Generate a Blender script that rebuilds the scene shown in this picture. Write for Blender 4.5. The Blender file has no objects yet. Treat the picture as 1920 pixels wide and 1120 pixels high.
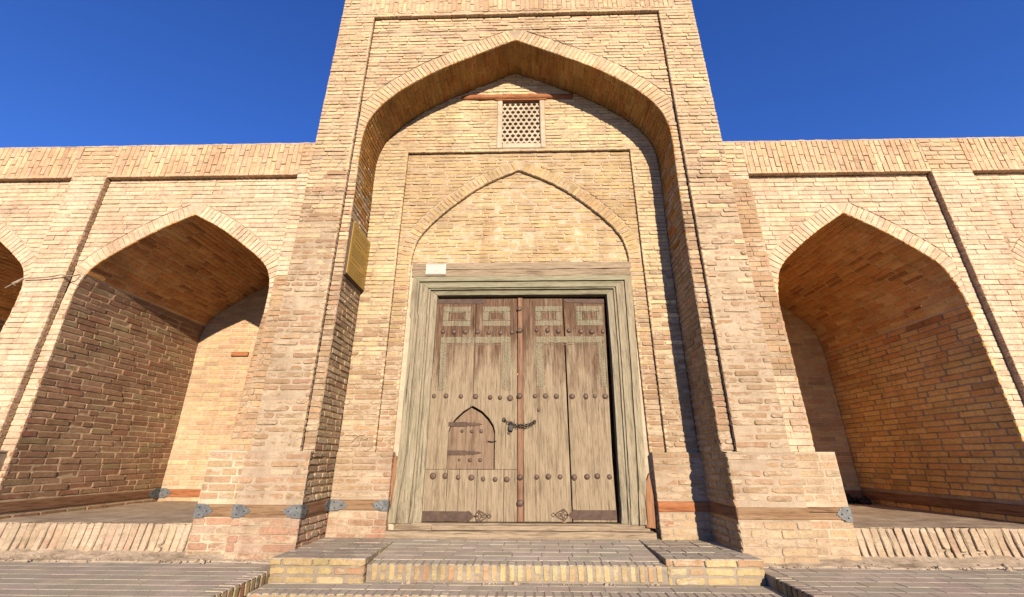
import bpy, bmesh, math, random
import numpy as np
from mathutils import Vector, Matrix, noise

random.seed(7)
rnd = random.random
def ru(a, b): return a + (b - a) * rnd()

# ------------------------------------------------------------------ camera, sky, sun
scene = bpy.context.scene
COL = scene.collection
CAM = Vector((0.06926, -4.4, 0.88326))
F_PX, PITCH, YAW, ROLL = 785.56, 0.36486, 0.026165, -0.0023031
cam_data = bpy.data.cameras.new('camera')
cam_data.sensor_width = 36.0
cam_data.lens = F_PX / 1920.0 * 36.0
cam_data.clip_start = 0.05
cam_data.clip_end = 2000
cam = bpy.data.objects.new('camera', cam_data)
COL.objects.link(cam)
CAM_ROT = Matrix.Rotation(YAW, 4, 'Z') @ Matrix.Rotation(math.pi / 2 + PITCH, 4, 'X') @ Matrix.Rotation(-ROLL, 4, 'Z')
cam.matrix_world = Matrix.Translation(CAM) @ CAM_ROT
scene.camera = cam

SUN_AZ, SUN_EL = math.radians(13.5), math.radians(19.0)      # to the right of the camera axis, low
world = bpy.data.worlds.new('World')
scene.world = world
world.use_nodes = True
wn = world.node_tree
wn.nodes.clear()
sky = wn.nodes.new('ShaderNodeTexSky')
sky.sky_type = 'NISHITA'
sky.sun_disc = False
sky.sun_elevation = SUN_EL
sky.sun_rotation = math.pi - SUN_AZ
sky.altitude = 700
sky.air_density = 1.0
sky.dust_density = 0.0
sky.ozone_density = 6.0
hs = wn.nodes.new('ShaderNodeHueSaturation')
hs.inputs['Saturation'].default_value = 1.12
hs.inputs['Hue'].default_value = 0.5175
bg = wn.nodes.new('ShaderNodeBackground')
bg.inputs['Strength'].default_value = 0.098
wo = wn.nodes.new('ShaderNodeOutputWorld')
wn.links.new(sky.outputs[0], hs.inputs['Color'])
wn.links.new(hs.outputs[0], bg.inputs[0])
wn.links.new(bg.outputs[0], wo.inputs[0])

sun_data = bpy.data.lights.new('sun', 'SUN')
sun_data.energy = 5.0
sun_data.angle = math.radians(0.5)
sun_data.color = (1.0, 0.83, 0.60)
sun = bpy.data.objects.new('sun', sun_data)
COL.objects.link(sun)
ldir = Vector((-math.sin(SUN_AZ) * math.cos(SUN_EL), math.cos(SUN_AZ) * math.cos(SUN_EL), -math.sin(SUN_EL)))
sun.rotation_euler = ldir.to_track_quat('-Z', 'Y').to_euler()
sun.location = (6, -30, 14)

vs = scene.view_settings
vs.view_transform = 'Standard'
vs.look = 'None'
vs.gamma = 1.0
vs.use_curve_mapping = False
vs.exposure = 1.2
scene.render.engine = 'CYCLES'
scene.cycles.max_bounces = 10
scene.cycles.diffuse_bounces = 6

# ------------------------------------------------------------------ materials
def mat(name):
    m = bpy.data.materials.new(name)
    m.use_nodes = True
    nt = m.node_tree
    return m, nt, nt.nodes['Principled BSDF']

def nd(nt, kind, **kw):
    n = nt.nodes.new(kind)
    for k, v in kw.items():
        if k in n.inputs: n.inputs[k].default_value = v
        else: setattr(n, k, v)
    return n

def noise_tex(nt, scale, detail=4, rough=.55, vec=None):
    n = nd(nt, 'ShaderNodeTexNoise')
    n.inputs['Scale'].default_value = scale
    n.inputs['Detail'].default_value = detail
    n.inputs['Roughness'].default_value = rough
    if vec is not None: nt.links.new(vec, n.inputs['Vector'])
    return n

def ramp(nt, fac, stops):
    r = nd(nt, 'ShaderNodeValToRGB')
    e = r.color_ramp.elements
    while len(e) < len(stops): e.new(.5)
    for i, (p, c) in enumerate(stops):
        e[i].position = p
        e[i].color = c if len(c) == 4 else (*c, 1)
    nt.links.new(fac, r.inputs[0])
    return r

def mixc(nt, fac, a, b, mode='MIX'):
    m = nd(nt, 'ShaderNodeMix', data_type='RGBA', blend_type=mode)
    for sock, v in ((m.inputs[0], fac), (m.inputs[6], a), (m.inputs[7], b)):
        if hasattr(v, 'default_value') or hasattr(v, 'is_linked'): nt.links.new(v, sock)
        elif isinstance(v, (int, float)): sock.default_value = v
        else: sock.default_value = (*v, 1)
    return m.outputs[2]

def bump(nt, bsdf, height, strength, dist):
    b = nd(nt, 'ShaderNodeBump')
    b.inputs['Strength'].default_value = strength
    b.inputs['Distance'].default_value = dist
    nt.links.new(height, b.inputs['Height'])
    nt.links.new(b.outputs[0], bsdf.inputs['Normal'])

def pos(nt, scale=None):
    g = nd(nt, 'ShaderNodeNewGeometry')
    if scale is None: return g.outputs['Position']
    m = nd(nt, 'ShaderNodeVectorMath', operation='MULTIPLY')
    m.inputs[1].default_value = scale
    nt.links.new(g.outputs['Position'], m.inputs[0])
    return m.outputs[0]

def gray(v): return (v, v, v, 1)

def stains(nt, p):
    """weathering of the whole wall, in patches and level streaks"""
    n = noise_tex(nt, .9, 5, .6, p)
    s = nd(nt, 'ShaderNodeVectorMath', operation='MULTIPLY'); s.inputs[1].default_value = (1.1, 1.1, 9.0)
    nt.links.new(p, s.inputs[0])
    n2 = noise_tex(nt, 1.4, 5, .65, s.outputs[0])
    r = ramp(nt, n.outputs[0], [(.32, (.82, .79, .76, 1)), (.62, gray(1.08))])
    r2 = ramp(nt, n2.outputs[0], [(.3, gray(.86)), (.62, gray(1.07))])
    s3 = nd(nt, 'ShaderNodeVectorMath', operation='MULTIPLY'); s3.inputs[1].default_value = (5.0, 5.0, .45)
    nt.links.new(p, s3.inputs[0])
    n3 = noise_tex(nt, 1.0, 5, .6, s3.outputs[0])          # runs of rain
    r3 = ramp(nt, n3.outputs[0], [(.30, (.80, .77, .74, 1)), (.50, gray(1.0))])
    c = mixc(nt, 1.0, r.outputs[0], r2.outputs[0], 'MULTIPLY')
    return mixc(nt, .8, c, r3.outputs[0], 'MULTIPLY')

def make_brick_mat():
    m, nt, b = mat('fired_brick')
    at = nd(nt, 'ShaderNodeAttribute', attribute_name='col')
    p = pos(nt)
    n1 = noise_tex(nt, 22, 6, .68, p)
    n2 = noise_tex(nt, 110, 4, .7, p)
    r1 = ramp(nt, n1.outputs[0], [(.25, gray(.70)), (.48, gray(1)), (.75, gray(1.16))])
    c = mixc(nt, 1.0, at.outputs['Color'], r1.outputs[0], 'MULTIPLY')
    r2 = ramp(nt, n2.outputs[0], [(.3, gray(.66)), (.55, gray(1.07))])
    c = mixc(nt, .85, c, r2.outputs[0], 'MULTIPLY')
    # mortar smeared over the brick faces; how much is kept with each brick
    s = nd(nt, 'ShaderNodeVectorMath', operation='MULTIPLY'); s.inputs[1].default_value = (9.0, 9.0, 20.0)
    nt.links.new(p, s.inputs[0])
    n4 = noise_tex(nt, 1.0, 7, .72, s.outputs[0])
    ad0 = nd(nt, 'ShaderNodeMath', operation='MULTIPLY_ADD'); ad0.inputs[1].default_value = .34; ad0.inputs[2].default_value = -.17
    nt.links.new(at.outputs['Alpha'], ad0.inputs[0])
    ad1 = nd(nt, 'ShaderNodeMath', operation='ADD')
    nt.links.new(ad0.outputs[0], ad1.inputs[0]); nt.links.new(n4.outputs[0], ad1.inputs[1])
    r4 = ramp(nt, ad1.outputs[0], [(.48, gray(0)), (.60, gray(.9))])
    lime = noise_tex(nt, 60, 4, .7, p)
    rl = ramp(nt, lime.outputs[0], [(.3, (.40, .31, .22)), (.65, (.55, .445, .33))])
    c = mixc(nt, r4.outputs[0], c, rl.outputs[0])
    c = mixc(nt, 1.0, c, stains(nt, p), 'MULTIPLY')
    nt.links.new(c, b.inputs['Base Color'])
    b.inputs['Roughness'].default_value = .92
    b.inputs['Specular IOR Level'].default_value = .12
    ad = nd(nt, 'ShaderNodeMath', operation='ADD')
    nt.links.new(n1.outputs[0], ad.inputs[0]); nt.links.new(n2.outputs[0], ad.inputs[1])
    ad2 = nd(nt, 'ShaderNodeMath', operation='ADD')
    nt.links.new(ad.outputs[0], ad2.inputs[0]); nt.links.new(r4.outputs[0], ad2.inputs[1])
    bump(nt, b, ad2.outputs[0], .7, .006)
    return m

def make_paver_mat():
    m, nt, b = mat('worn_paver')
    at = nd(nt, 'ShaderNodeAttribute', attribute_name='col')
    p = pos(nt)
    n1 = noise_tex(nt, 6, 5, .6, p)
    n2 = noise_tex(nt, 60, 4, .6, p)
    r1 = ramp(nt, n1.outputs[0], [(.3, gray(.86)), (.7, gray(1.1))])
    c = mixc(nt, 1.0, at.outputs['Color'], r1.outputs[0], 'MULTIPLY')
    r2 = ramp(nt, n2.outputs[0], [(.3, gray(.9)), (.6, gray(1.03))])
    c = mixc(nt, 1.0, c, r2.outputs[0], 'MULTIPLY')
    nt.links.new(c, b.inputs['Base Color'])
    b.inputs['Roughness'].default_value = .9
    b.inputs['Specular IOR Level'].default_value = .2
    bump(nt, b, n2.outputs[0], .25, .003)
    return m

def make_mortar_mat(name, base, dark, scale=7):
    m, nt, b = mat(name)
    p = pos(nt)
    n1 = noise_tex(nt, scale, 6, .65, p)
    n2 = noise_tex(nt, 70, 5, .7, p)
    r1 = ramp(nt, n1.outputs[0], [(.3, dark), (.6, base)])
    r2 = ramp(nt, n2.outputs[0], [(.3, gray(.78)), (.6, gray(1.05))])
    c = mixc(nt, .8, r1.outputs[0], r2.outputs[0], 'MULTIPLY')
    c = mixc(nt, 1.0, c, stains(nt, p), 'MULTIPLY')
    nt.links.new(c, b.inputs['Base Color'])
    b.inputs['Roughness'].default_value = .95
    b.inputs['Specular IOR Level'].default_value = .1
    bump(nt, b, n2.outputs[0], .6, .006)
    return m

def make_wood_mat(name, pale, mid, dark, paint=None, paint_lo=.45, paint_hi=.6, axis='Z', top=None, grain=1.0):
    m, nt, b = mat(name)
    st = {'Z': (46, 46, 2.2), 'X': (2.2, 46, 46), 'Y': (46, 2.2, 46)}[axis]
    ps = pos(nt, st)
    p = pos(nt)
    n1 = noise_tex(nt, 1.0, 6, .68, ps)
    st2 = tuple(v * 4.0 for v in st)
    n2 = noise_tex(nt, 1.0, 3, .6, pos(nt, st2))
    n3 = noise_tex(nt, 1.0, 6, .66, pos(nt, tuple(max(1.3, v * .14) for v in st)))
    r1 = ramp(nt, n1.outputs[0], [(.24, dark), (.42, mid), (.72, pale)])
    c = r1.outputs[0]
    if top:
        # wood kept darker and browner higher up, under the lintel, where rain does not bleach it
        g = nd(nt, 'ShaderNodeSeparateXYZ'); nt.links.new(p, g.inputs[0])
        mr = nd(nt, 'ShaderNodeMapRange'); mr.inputs[1].default_value = top[0]; mr.inputs[2].default_value = top[1]
        nt.links.new(g.outputs[2], mr.inputs[0])
        a = nd(nt, 'ShaderNodeMath', operation='MULTIPLY_ADD'); a.inputs[1].default_value = 2.4; a.inputs[2].default_value = -1.2
        nt.links.new(n3.outputs[0], a.inputs[0])
        a2 = nd(nt, 'ShaderNodeMath', operation='ADD'); nt.links.new(a.outputs[0], a2.inputs[0]); nt.links.new(mr.outputs[0], a2.inputs[1])
        rr = ramp(nt, a2.outputs[0], [(.3, gray(0)), (.85, gray(.95))])
        r1b = ramp(nt, n1.outputs[0], [(.3, (.04, .022, .013)), (.52, (.13, .072, .045)), (.74, (.25, .165, .11))])
        c = mixc(nt, rr.outputs[0], c, r1b.outputs[0])
    blot = noise_tex(nt, 1.0, 6, .7, pos(nt, tuple(max(2.0, v * .3) for v in st)))
    rb = ramp(nt, blot.outputs[0], [(.30, (.52, .47, .43, 1)), (.47, gray(1))])
    c = mixc(nt, .9, c, rb.outputs[0], 'MULTIPLY')
    if paint:
        n4 = noise_tex(nt, 3.0, 6, .75, pos(nt, tuple(2 + v * .25 for v in st)))
        r4 = ramp(nt, n4.outputs[0], [(paint_lo, gray(0)), (paint_hi, gray(.6))])
        c = mixc(nt, r4.outputs[0], c, paint)
    nk = noise_tex(nt, 1.0, 4, .55, pos(nt, tuple(v * (.9 if v > 5 else .35) for v in st)))
    rk = ramp(nt, nk.outputs[0], [(.285, (.12, .09, .07, 1)), (.325, gray(1))])
    c = mixc(nt, .85, c, rk.outputs[0], 'MULTIPLY')
    nk2 = noise_tex(nt, 1.0, 3, .5, pos(nt, tuple(v * (.32 if v > 5 else .16) for v in st)))
    rk2 = ramp(nt, nk2.outputs[0], [(.485, gray(1)), (.498, (.22, .17, .13, 1)), (.512, gray(1))])
    c = mixc(nt, .55 * grain, c, rk2.outputs[0], 'MULTIPLY')
    r2 = ramp(nt, n2.outputs[0], [(.3, gray(.62)), (.52, gray(1.05))])
    c = mixc(nt, .75, c, r2.outputs[0], 'MULTIPLY')
    nt.links.new(c, b.inputs['Base Color'])
    b.inputs['Roughness'].default_value = .85
    b.inputs['Specular IOR Level'].default_value = .2
    ad = nd(nt, 'ShaderNodeMath', operation='ADD')
    nt.links.new(n1.outputs[0], ad.inputs[0]); nt.links.new(rk.outputs[0], ad.inputs[1])
    bump(nt, b, ad.outputs[0], .8 * grain, .008)
    return m

def make_metal_mat(name, a, c2, rough=.6, metallic=.3, scale=18):
    m, nt, b = mat(name)
    p = pos(nt)
    n1 = noise_tex(nt, scale, 6, .7, p)
    r1 = ramp(nt, n1.outputs[0], [(.35, a), (.65, c2)])
    nt.links.new(r1.outputs[0], b.inputs['Base Color'])
    b.inputs['Roughness'].default_value = rough
    b.inputs['Metallic'].default_value = metallic
    bump(nt, b, n1.outputs[0], .35, .004)
    return m

M_BRICK = make_brick_mat()
M_PAVER = make_paver_mat()
M_MORTAR = make_mortar_mat('lime_mortar', (.57, .455, .34), (.45, .345, .24))
M_MORTAR_LOW = make_mortar_mat('smeared_mortar', (.43, .345, .26), (.35, .27, .195), 4)
M_MORTAR_IN = make_mortar_mat('niche_mortar', (.60, .41, .23), (.48, .31, .16))
M_MORTAR_MID = make_mortar_mat('front_mortar', (.47, .385, .29), (.355, .28, .20), 1.6)
M_MORTAR_SHADE = make_mortar_mat('shaded_niche_mortar', (.44, .36, .28), (.33, .26, .19))  # greyer copy for niche walls, their shade put into the colour
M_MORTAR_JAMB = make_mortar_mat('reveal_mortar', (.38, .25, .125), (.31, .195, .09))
M_MORTAR_SUN = make_mortar_mat('sunlit_niche_mortar', (.62, .47, .31), (.52, .38, .24))  # paler copy, grazing sun on the joints put into the colour
M_GREY_MORTAR = make_mortar_mat('cement_mortar', (.34, .29, .24), (.25, .21, .17))
M_DIRT = make_mortar_mat('dusty_mud', (.47, .385, .29), (.33, .26, .19), 5)
M_PAVE = make_mortar_mat('paver_joint', (.52, .45, .36), (.34, .29, .23), 9)  # joints paled to stand in for sunlit paver edges
M_TREAD = make_mortar_mat('tread_joint', (.42, .365, .29), (.32, .275, .22), 9)
M_GROUND = make_mortar_mat('packed_ground', (.46, .38, .28), (.38, .31, .23), 1)
M_BEAM = make_wood_mat('beam_wood', (.33, .225, .135), (.23, .135, .075), (.08, .045, .025), axis='X')
M_BEAM_Y = make_wood_mat('beam_wood_deep', (.32, .19, .11), (.23, .11, .055), (.09, .045, .02), axis='Y')
M_RED_WOOD = make_wood_mat('red_wood', (.40, .19, .095), (.33, .12, .05), (.14, .055, .028), axis='X')
M_RED_WOOD_Z = make_wood_mat('red_board', (.36, .20, .11), (.26, .12, .06), (.10, .05, .025), axis='Z')
M_GATE = make_wood_mat('gate_wood', (.36, .29, .205), (.25, .195, .132), (.07, .05, .034), axis='Z', top=(1.35, 2.55))
M_FRAME_Z = make_wood_mat('frame_wood_upright', (.39, .335, .245), (.28, .235, .165), (.075, .06, .042), (.225, .235, .163), .47, .66, axis='Z')
M_FRAME_X = make_wood_mat('frame_wood_head', (.37, .325, .235), (.265, .23, .16), (.08, .065, .045), (.215, .235, .155), .40, .58, axis='X')
M_LINTEL = make_wood_mat('lintel_wood', (.38, .30, .215), (.28, .215, .15), (.10, .075, .05), axis='X')
M_CARVE = make_wood_mat('carved_green', (.36, .30, .215), (.25, .20, .135), (.09, .07, .045), (.24, .275, .19), .47, .62, axis='Z')
def carve(m):
    nt = m.node_tree
    b = nt.nodes['Principled BSDF']
    v = nd(nt, 'ShaderNodeTexVoronoi'); v.inputs['Scale'].default_value = 52
    nt.links.new(pos(nt), v.inputs['Vector'])
    src = b.inputs['Normal'].links[0].from_socket
    bp = nd(nt, 'ShaderNodeBump'); bp.inputs['Strength'].default_value = .9; bp.inputs['Distance'].default_value = .012
    nt.links.new(v.outputs['Distance'], bp.inputs['Height']); nt.links.new(src, bp.inputs['Normal'])
    nt.links.new(bp.outputs[0], b.inputs['Normal'])
    r = ramp(nt, v.outputs['Distance'], [(.1, gray(1.05)), (.55, gray(.7))])
    col = b.inputs['Base Color'].links[0].from_socket
    nt.links.new(mixc(nt, .55, col, r.outputs[0], 'MULTIPLY'), b.inputs['Base Color'])
carve(M_CARVE)
M_WICKET = make_wood_mat('wicket_wood', (.28, .20, .14), (.205, .14, .095), (.09, .06, .04), axis='Z', grain=.6)
M_BAR = make_wood_mat('astragal_wood', (.30, .175, .115), (.215, .115, .074), (.09, .045, .03), axis='Z', grain=.6)
M_RUST = make_metal_mat('rusty_iron', (.05, .027, .018), (.105, .058, .04), .8, .1)
M_STUD = make_metal_mat('rusty_stud', (.06, .034, .024), (.135, .08, .055), .65, .15, 40)
M_IRON = make_metal_mat('black_iron', (.012, .011, .012), (.03, .027, .026), .5, .5, 40)
M_ZINC = make_metal_mat('galvanised_sheet', (.085, .092, .10), (.20, .21, .22), .6, .35, 22)
M_BRASS = make_metal_mat('gilt_plate', (.42, .27, .045), (.50, .34, .07), .4, .4, 6)
M_DARK = make_metal_mat('dark_print', (.10, .065, .02), (.12, .08, .03), .7, 0)
M_PAPER = make_metal_mat('white_card', (.47, .44, .40), (.52, .49, .45), .7, 0)
M_PRINT = make_metal_mat('faint_print', (.30, .27, .25), (.34, .31, .29), .7, 0)
M_ROPE = make_mortar_mat('old_wire', (.36, .29, .22), (.2, .15, .1), 30)
M_PLASTER = make_mortar_mat('pale_plaster', (.60, .51, .40), (.50, .42, .32), 10)

# all colours scaled down to deepen the shade; niche and reveal mortar kept lighter
ALBEDO = .64
for m_, k_ in [(m_, .92 if m_ in (M_MORTAR_IN, M_MORTAR_JAMB) else ALBEDO) for m_ in bpy.data.materials]:
    nt_ = m_.node_tree
    b_ = nt_.nodes['Principled BSDF']
    src_ = b_.inputs['Base Color'].links[0].from_socket
    nt_.links.new(mixc(nt_, 1.0, src_, (k_, k_, k_), 'MULTIPLY'), b_.inputs['Base Color'])

# ------------------------------------------------------------------ object helpers
def link(o, parent=None, world_loc=None):
    COL.objects.link(o)
    if parent is not None:
        o.parent = parent
        if world_loc is not None: o.location = Vector(world_loc) - world_of(parent)
    elif world_loc is not None: o.location = world_loc
    return o

def world_of(o):
    v = Vector(o.location)
    while o.parent is not None:
        o = o.parent
        v += Vector(o.location)
    return v

def tag(o, label=None, cat=None, group=None, kind=None):
    if label: o['label'] = label
    if cat: o['category'] = cat
    if group: o['group'] = group
    if kind: o['kind'] = kind
    return o

def empty(name, loc, label, cat, group=None):
    o = bpy.data.objects.new(name, None)
    o.empty_display_size = .2
    o.location = loc
    COL.objects.link(o)
    return tag(o, label, cat, group)

def mesh_obj(name, verts, faces, material, parent=None, smooth=False, cols=None):
    """one mesh object, its origin at the middle of its bounds"""
    V = np.asarray(verts, dtype=float)
    c = (V.min(0) + V.max(0)) / 2
    me = bpy.data.meshes.new(name)
    me.from_pydata((V - c).tolist(), [], faces)
    if cols is not None:
        a = me.attributes.new('col', 'FLOAT_COLOR', 'POINT')
        a.data.foreach_set('color', np.asarray(cols, dtype=np.float32).ravel())
    if smooth: me.polygons.foreach_set('use_smooth', [True] * len(me.polygons))
    me.materials.append(material)
    return link(bpy.data.objects.new(name, me), parent, c)

def bm_obj(name, bm, material, parent=None, smooth=False):
    bm.normal_update()
    me = bpy.data.meshes.new(name)
    bm.to_mesh(me); bm.free()
    n = len(me.vertices) * 3
    co = np.empty(n); me.vertices.foreach_get('co', co); co = co.reshape(-1, 3)
    c = (co.min(0) + co.max(0)) / 2
    me.vertices.foreach_set('co', (co - c).ravel())
    if smooth: me.polygons.foreach_set('use_smooth', [True] * len(me.polygons))
    me.materials.append(material)
    me.update()
    return link(bpy.data.objects.new(name, me), parent, c)

def box_bm(bm, lo, hi, bevel=0, jit=0):
    xs, ys, zs = zip(lo, hi)
    v = [bm.verts.new((xs[i] + ru(-jit, jit), ys[j] + ru(-jit, jit), zs[k] + ru(-jit, jit))) for i in (0, 1) for j in (0, 1) for k in (0, 1)]
    fs = [bm.faces.new([v[i] for i in f]) for f in ((0, 1, 3, 2), (4, 6, 7, 5), (0, 4, 5, 1), (2, 3, 7, 6), (0, 2, 6, 4), (1, 5, 7, 3))]
    if bevel:
        es = list({e for f in fs for e in f.edges})
        bmesh.ops.bevel(bm, geom=es, offset=bevel, segments=1, affect='EDGES')

def box(name, lo, hi, material, parent=None, bevel=.004, jit=0):
    bm = bmesh.new()
    box_bm(bm, lo, hi, bevel, jit)
    return bm_obj(name, bm, material, parent)

def slab(name, outline, y_front, y_back, material, parent=None, bevel=.004):
    """an outline in x, z pulled back in depth"""
    bm = bmesh.new()
    f = bm.faces.new([bm.verts.new((x, y_front, z)) for x, z in outline])
    bm.normal_update()
    if f.normal.y > 0: f.normal_flip()
    front_edges = list(f.edges)
    r = bmesh.ops.extrude_face_region(bm, geom=[f])
    back = [g for g in r['geom'] if isinstance(g, bmesh.types.BMVert)]
    for v in back: v.co.y = y_back
    if bevel:
        bmesh.ops.bevel(bm, geom=[e for e in front_edges if e.is_valid], offset=bevel, segments=1, affect='EDGES')
    bmesh.ops.recalc_face_normals(bm, faces=bm.faces)
    return bm_obj(name, bm, material, parent)

def tube(bm, pts, r, seg=6):
    """a tube along points; r a number or a list"""
    rings = []
    n = len(pts)
    pts = [Vector(p) for p in pts]
    for i, p in enumerate(pts):
        t = (pts[min(i + 1, n - 1)] - pts[max(i - 1, 0)]).normalized()
        a = t.orthogonal().normalized() if i == 0 else (rings_a - t * rings_a.dot(t)).normalized()
        rings_a = a
        b = t.cross(a)
        rr = r[i] if isinstance(r, (list, tuple)) else r
        rings.append([bm.verts.new(p + (a * math.cos(k * 2 * math.pi / seg) + b * math.sin(k * 2 * math.pi / seg)) * rr) for k in range(seg)])
    for i in range(n - 1):
        for k in range(seg):
            bm.faces.new((rings[i][k], rings[i][(k + 1) % seg], rings[i + 1][(k + 1) % seg], rings[i + 1][k]))
    if (pts[0] - pts[-1]).length > 1e-6:
        bm.faces.new(rings[0][::-1]); bm.faces.new(rings[-1])

# ------------------------------------------------------------------ brick machinery
CR = np.array(CAM_ROT.to_3x3())
CP = np.array(CAM)
def project(P):
    q = (np.asarray(P, float) - CP) @ CR
    d = np.maximum(-q[:, 2], 1e-3)
    return np.stack([960 + F_PX * q[:, 0] / d, 560 - F_PX * q[:, 1] / d], 1), -q[:, 2]

PAL = {   # brick colours by zone: (weight, rgb); vault and niche_r have bounced light put in
 'front': [(5, (.54, .395, .235)), (4, (.58, .44, .265)), (3, (.50, .35, .205)), (2, (.60, .47, .245)), (1.6, (.55, .365, .235)), (1, (.45, .355, .225)), (.8, (.63, .51, .27))],
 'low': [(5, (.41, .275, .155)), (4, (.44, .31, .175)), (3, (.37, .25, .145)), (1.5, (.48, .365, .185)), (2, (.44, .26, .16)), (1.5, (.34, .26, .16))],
 'tymp': [(5, (.46, .34, .175)), (4, (.50, .38, .19)), (3, (.43, .31, .155)), (3, (.54, .425, .195)), (1, (.48, .31, .175)), (1, (.40, .31, .18))],
 'back': [(5, (.57, .435, .25)), (4, (.62, .485, .275)), (3, (.54, .40, .22)), (3, (.65, .525, .27)), (1.4, (.57, .385, .23)), (1, (.48, .385, .24))],
 'wing': [(5, (.59, .44, .285)), (4, (.61, .455, .305)), (3, (.56, .41, .265)), (1.5, (.60, .425, .295)), (1.4, (.62, .485, .285))],
 'cornice': [(4, (.55, .395, .23)), (3, (.59, .45, .265)), (3, (.54, .355, .205)), (1.5, (.50, .31, .18)), (1, (.61, .48, .26))],
 'niche_l': [(4, (.38, .225, .135)), (3, (.42, .265, .155)), (3, (.33, .185, .11)), (1.5, (.42, .30, .165)), (1.4, (.39, .19, .115)), (.6, (.36, .275, .15))],
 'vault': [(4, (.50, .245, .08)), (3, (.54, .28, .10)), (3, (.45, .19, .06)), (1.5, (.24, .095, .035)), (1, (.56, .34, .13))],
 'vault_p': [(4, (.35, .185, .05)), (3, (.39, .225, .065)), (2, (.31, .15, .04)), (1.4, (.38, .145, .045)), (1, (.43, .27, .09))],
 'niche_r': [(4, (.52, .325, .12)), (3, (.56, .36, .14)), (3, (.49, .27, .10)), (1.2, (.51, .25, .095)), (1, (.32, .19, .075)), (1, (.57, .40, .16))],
 'niche_back': [(4, (.50, .365, .21)), (3, (.54, .395, .225)), (2, (.49, .31, .19)), (1.5, (.42, .275, .17)), (1.5, (.57, .44, .23)), (.8, (.36, .27, .17))],
 'dull_brown': [(4, (.44, .305, .19)), (3, (.40, .27, .165)), (2, (.48, .34, .21)), (1, (.45, .28, .18))],  # darker, browner set for strips by the portal, pier foot and frame returns
 'base': [(4, (.46, .27, .185)), (3, (.48, .31, .22)), (2, (.40, .23, .16)), (2, (.45, .34, .24)), (1, (.50, .39, .29))],
 'base_r': [(3, (.48, .36, .235)), (3, (.51, .37, .24)), (1.5, (.50, .31, .195)), (.5, (.38, .155, .10)), (2, (.44, .345, .235))],
 'bench': [(3, (.46, .365, .27)), (3, (.45, .345, .255)), (2, (.43, .345, .255)), (1, (.48, .36, .25)), (.6, (.44, .30, .22))],
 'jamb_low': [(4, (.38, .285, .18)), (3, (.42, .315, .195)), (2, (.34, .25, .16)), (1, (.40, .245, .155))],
 'yellow': [(5, (.48, .385, .205)), (4, (.46, .36, .20)), (2, (.50, .43, .26)), (1.6, (.45, .25, .155)), (1.4, (.47, .32, .185))],
 'paver': [(4, (.43, .375, .305)), (3, (.445, .39, .32)), (2, (.41, .355, .29)), (1, (.46, .405, .33))],
 'edging': [(4, (.36, .275, .16)), (2, (.41, .325, .17)), (2, (.29, .225, .15)), (1, (.35, .20, .125))],
}
EVEN = {'wing': .72, 'front': .68, 'back': .68, 'tymp': .65, 'cornice': .5, 'low': .6, 'dull_brown': .4, 'base': .3, 'base_r': .3, 'vault': .4, 'vault_p': .35, 'niche_r': .4, 'niche_l': .25, 'niche_back': .35, 'yellow': .3, 'paver': .3}
for k, v in PAL.items():
    sw = sum(w for w, c in v)
    av = [sum(w * c[i] for w, c in v) / sw for i in range(3)]
    e_ = EVEN.get(k, 0)
    f_ = {'vault': 1.5, 'niche_r': 1.54, 'vault_p': 1.15, 'low': .89, 'niche_l': .93, 'wing': 1.09, 'base': .88, 'dull_brown': .95, 'yellow': .92, 'cornice': 1.06, 'back': 1.06, 'front': 1.09, 'tymp': 1.0, 'niche_back': 1.05}.get(k, 1.0)
    if k in ('wing', 'back', 'front', 'niche_back', 'low', 'tymp', 'cornice'): v = [(w, (c[0] * 1.03, c[1] * 1.01, c[2] * 1.12)) for w, c in v]; av = [av[0] * 1.03, av[1] * 1.01, av[2] * 1.12]
    PAL[k] = ([w for w, c in v], [tuple((x + (m_ - x) * e_) * f_ for x, m_ in zip(c, av)) for w, c in v])

SMEAR = {'low': .62, 'front': .42, 'back': .42, 'wing': .36, 'cornice': .35, 'base': .55, 'base_r': .6, 'bench': .6, 'jamb_low': .5, 'dull_brown': .4, 'yellow': .3, 'niche_l': .12, 'niche_back': .3, 'vault': 0, 'vault_p': 0, 'niche_r': 0, 'edging': .3, 'tymp': .45}
def pick(pal):
    w, c = PAL[pal]
    r = random.choices(c, w)[0]
    g = ru(.91, 1.08)
    return tuple(min(1.2, x * g * ru(.97, 1.03)) for x in r) + (max(0, SMEAR.get(pal, 0) + ru(-.4, .25)),)

class Frame:
    """flat patch: (u, v, h) -> world; h counts outwards along the normal"""
    def __init__(s, o, u, v, n):
        s.o, s.u, s.v, s.n = (np.array(x, float) for x in (o, u, v, n))
    def __call__(s, uvh):
        a = np.asarray(uvh, float)
        return s.o + a[:, :1] * s.u + a[:, 1:2] * s.v + a[:, 2:3] * s.n

def wall_y(y): return Frame((0, y, 0), (1, 0, 0), (0, 0, 1), (0, -1, 0))        # faces the camera
def wall_x(x, sgn): return Frame((x, 0, 0), (0, 1, 0), (0, 0, 1), (sgn, 0, 0))  # u runs into depth
def soldier_y(y): return Frame((0, y, 0), (0, 0, 1), (1, 0, 0), (0, -1, 0))     # u upright: bricks on end
def soffit_z(z): return Frame((0, 0, z), (0, 1, 0), (1, 0, 0), (0, 0, -1))
def top_z(z): return Frame((0, 0, z), (1, 0, 0), (0, 1, 0), (0, 0, 1))

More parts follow.
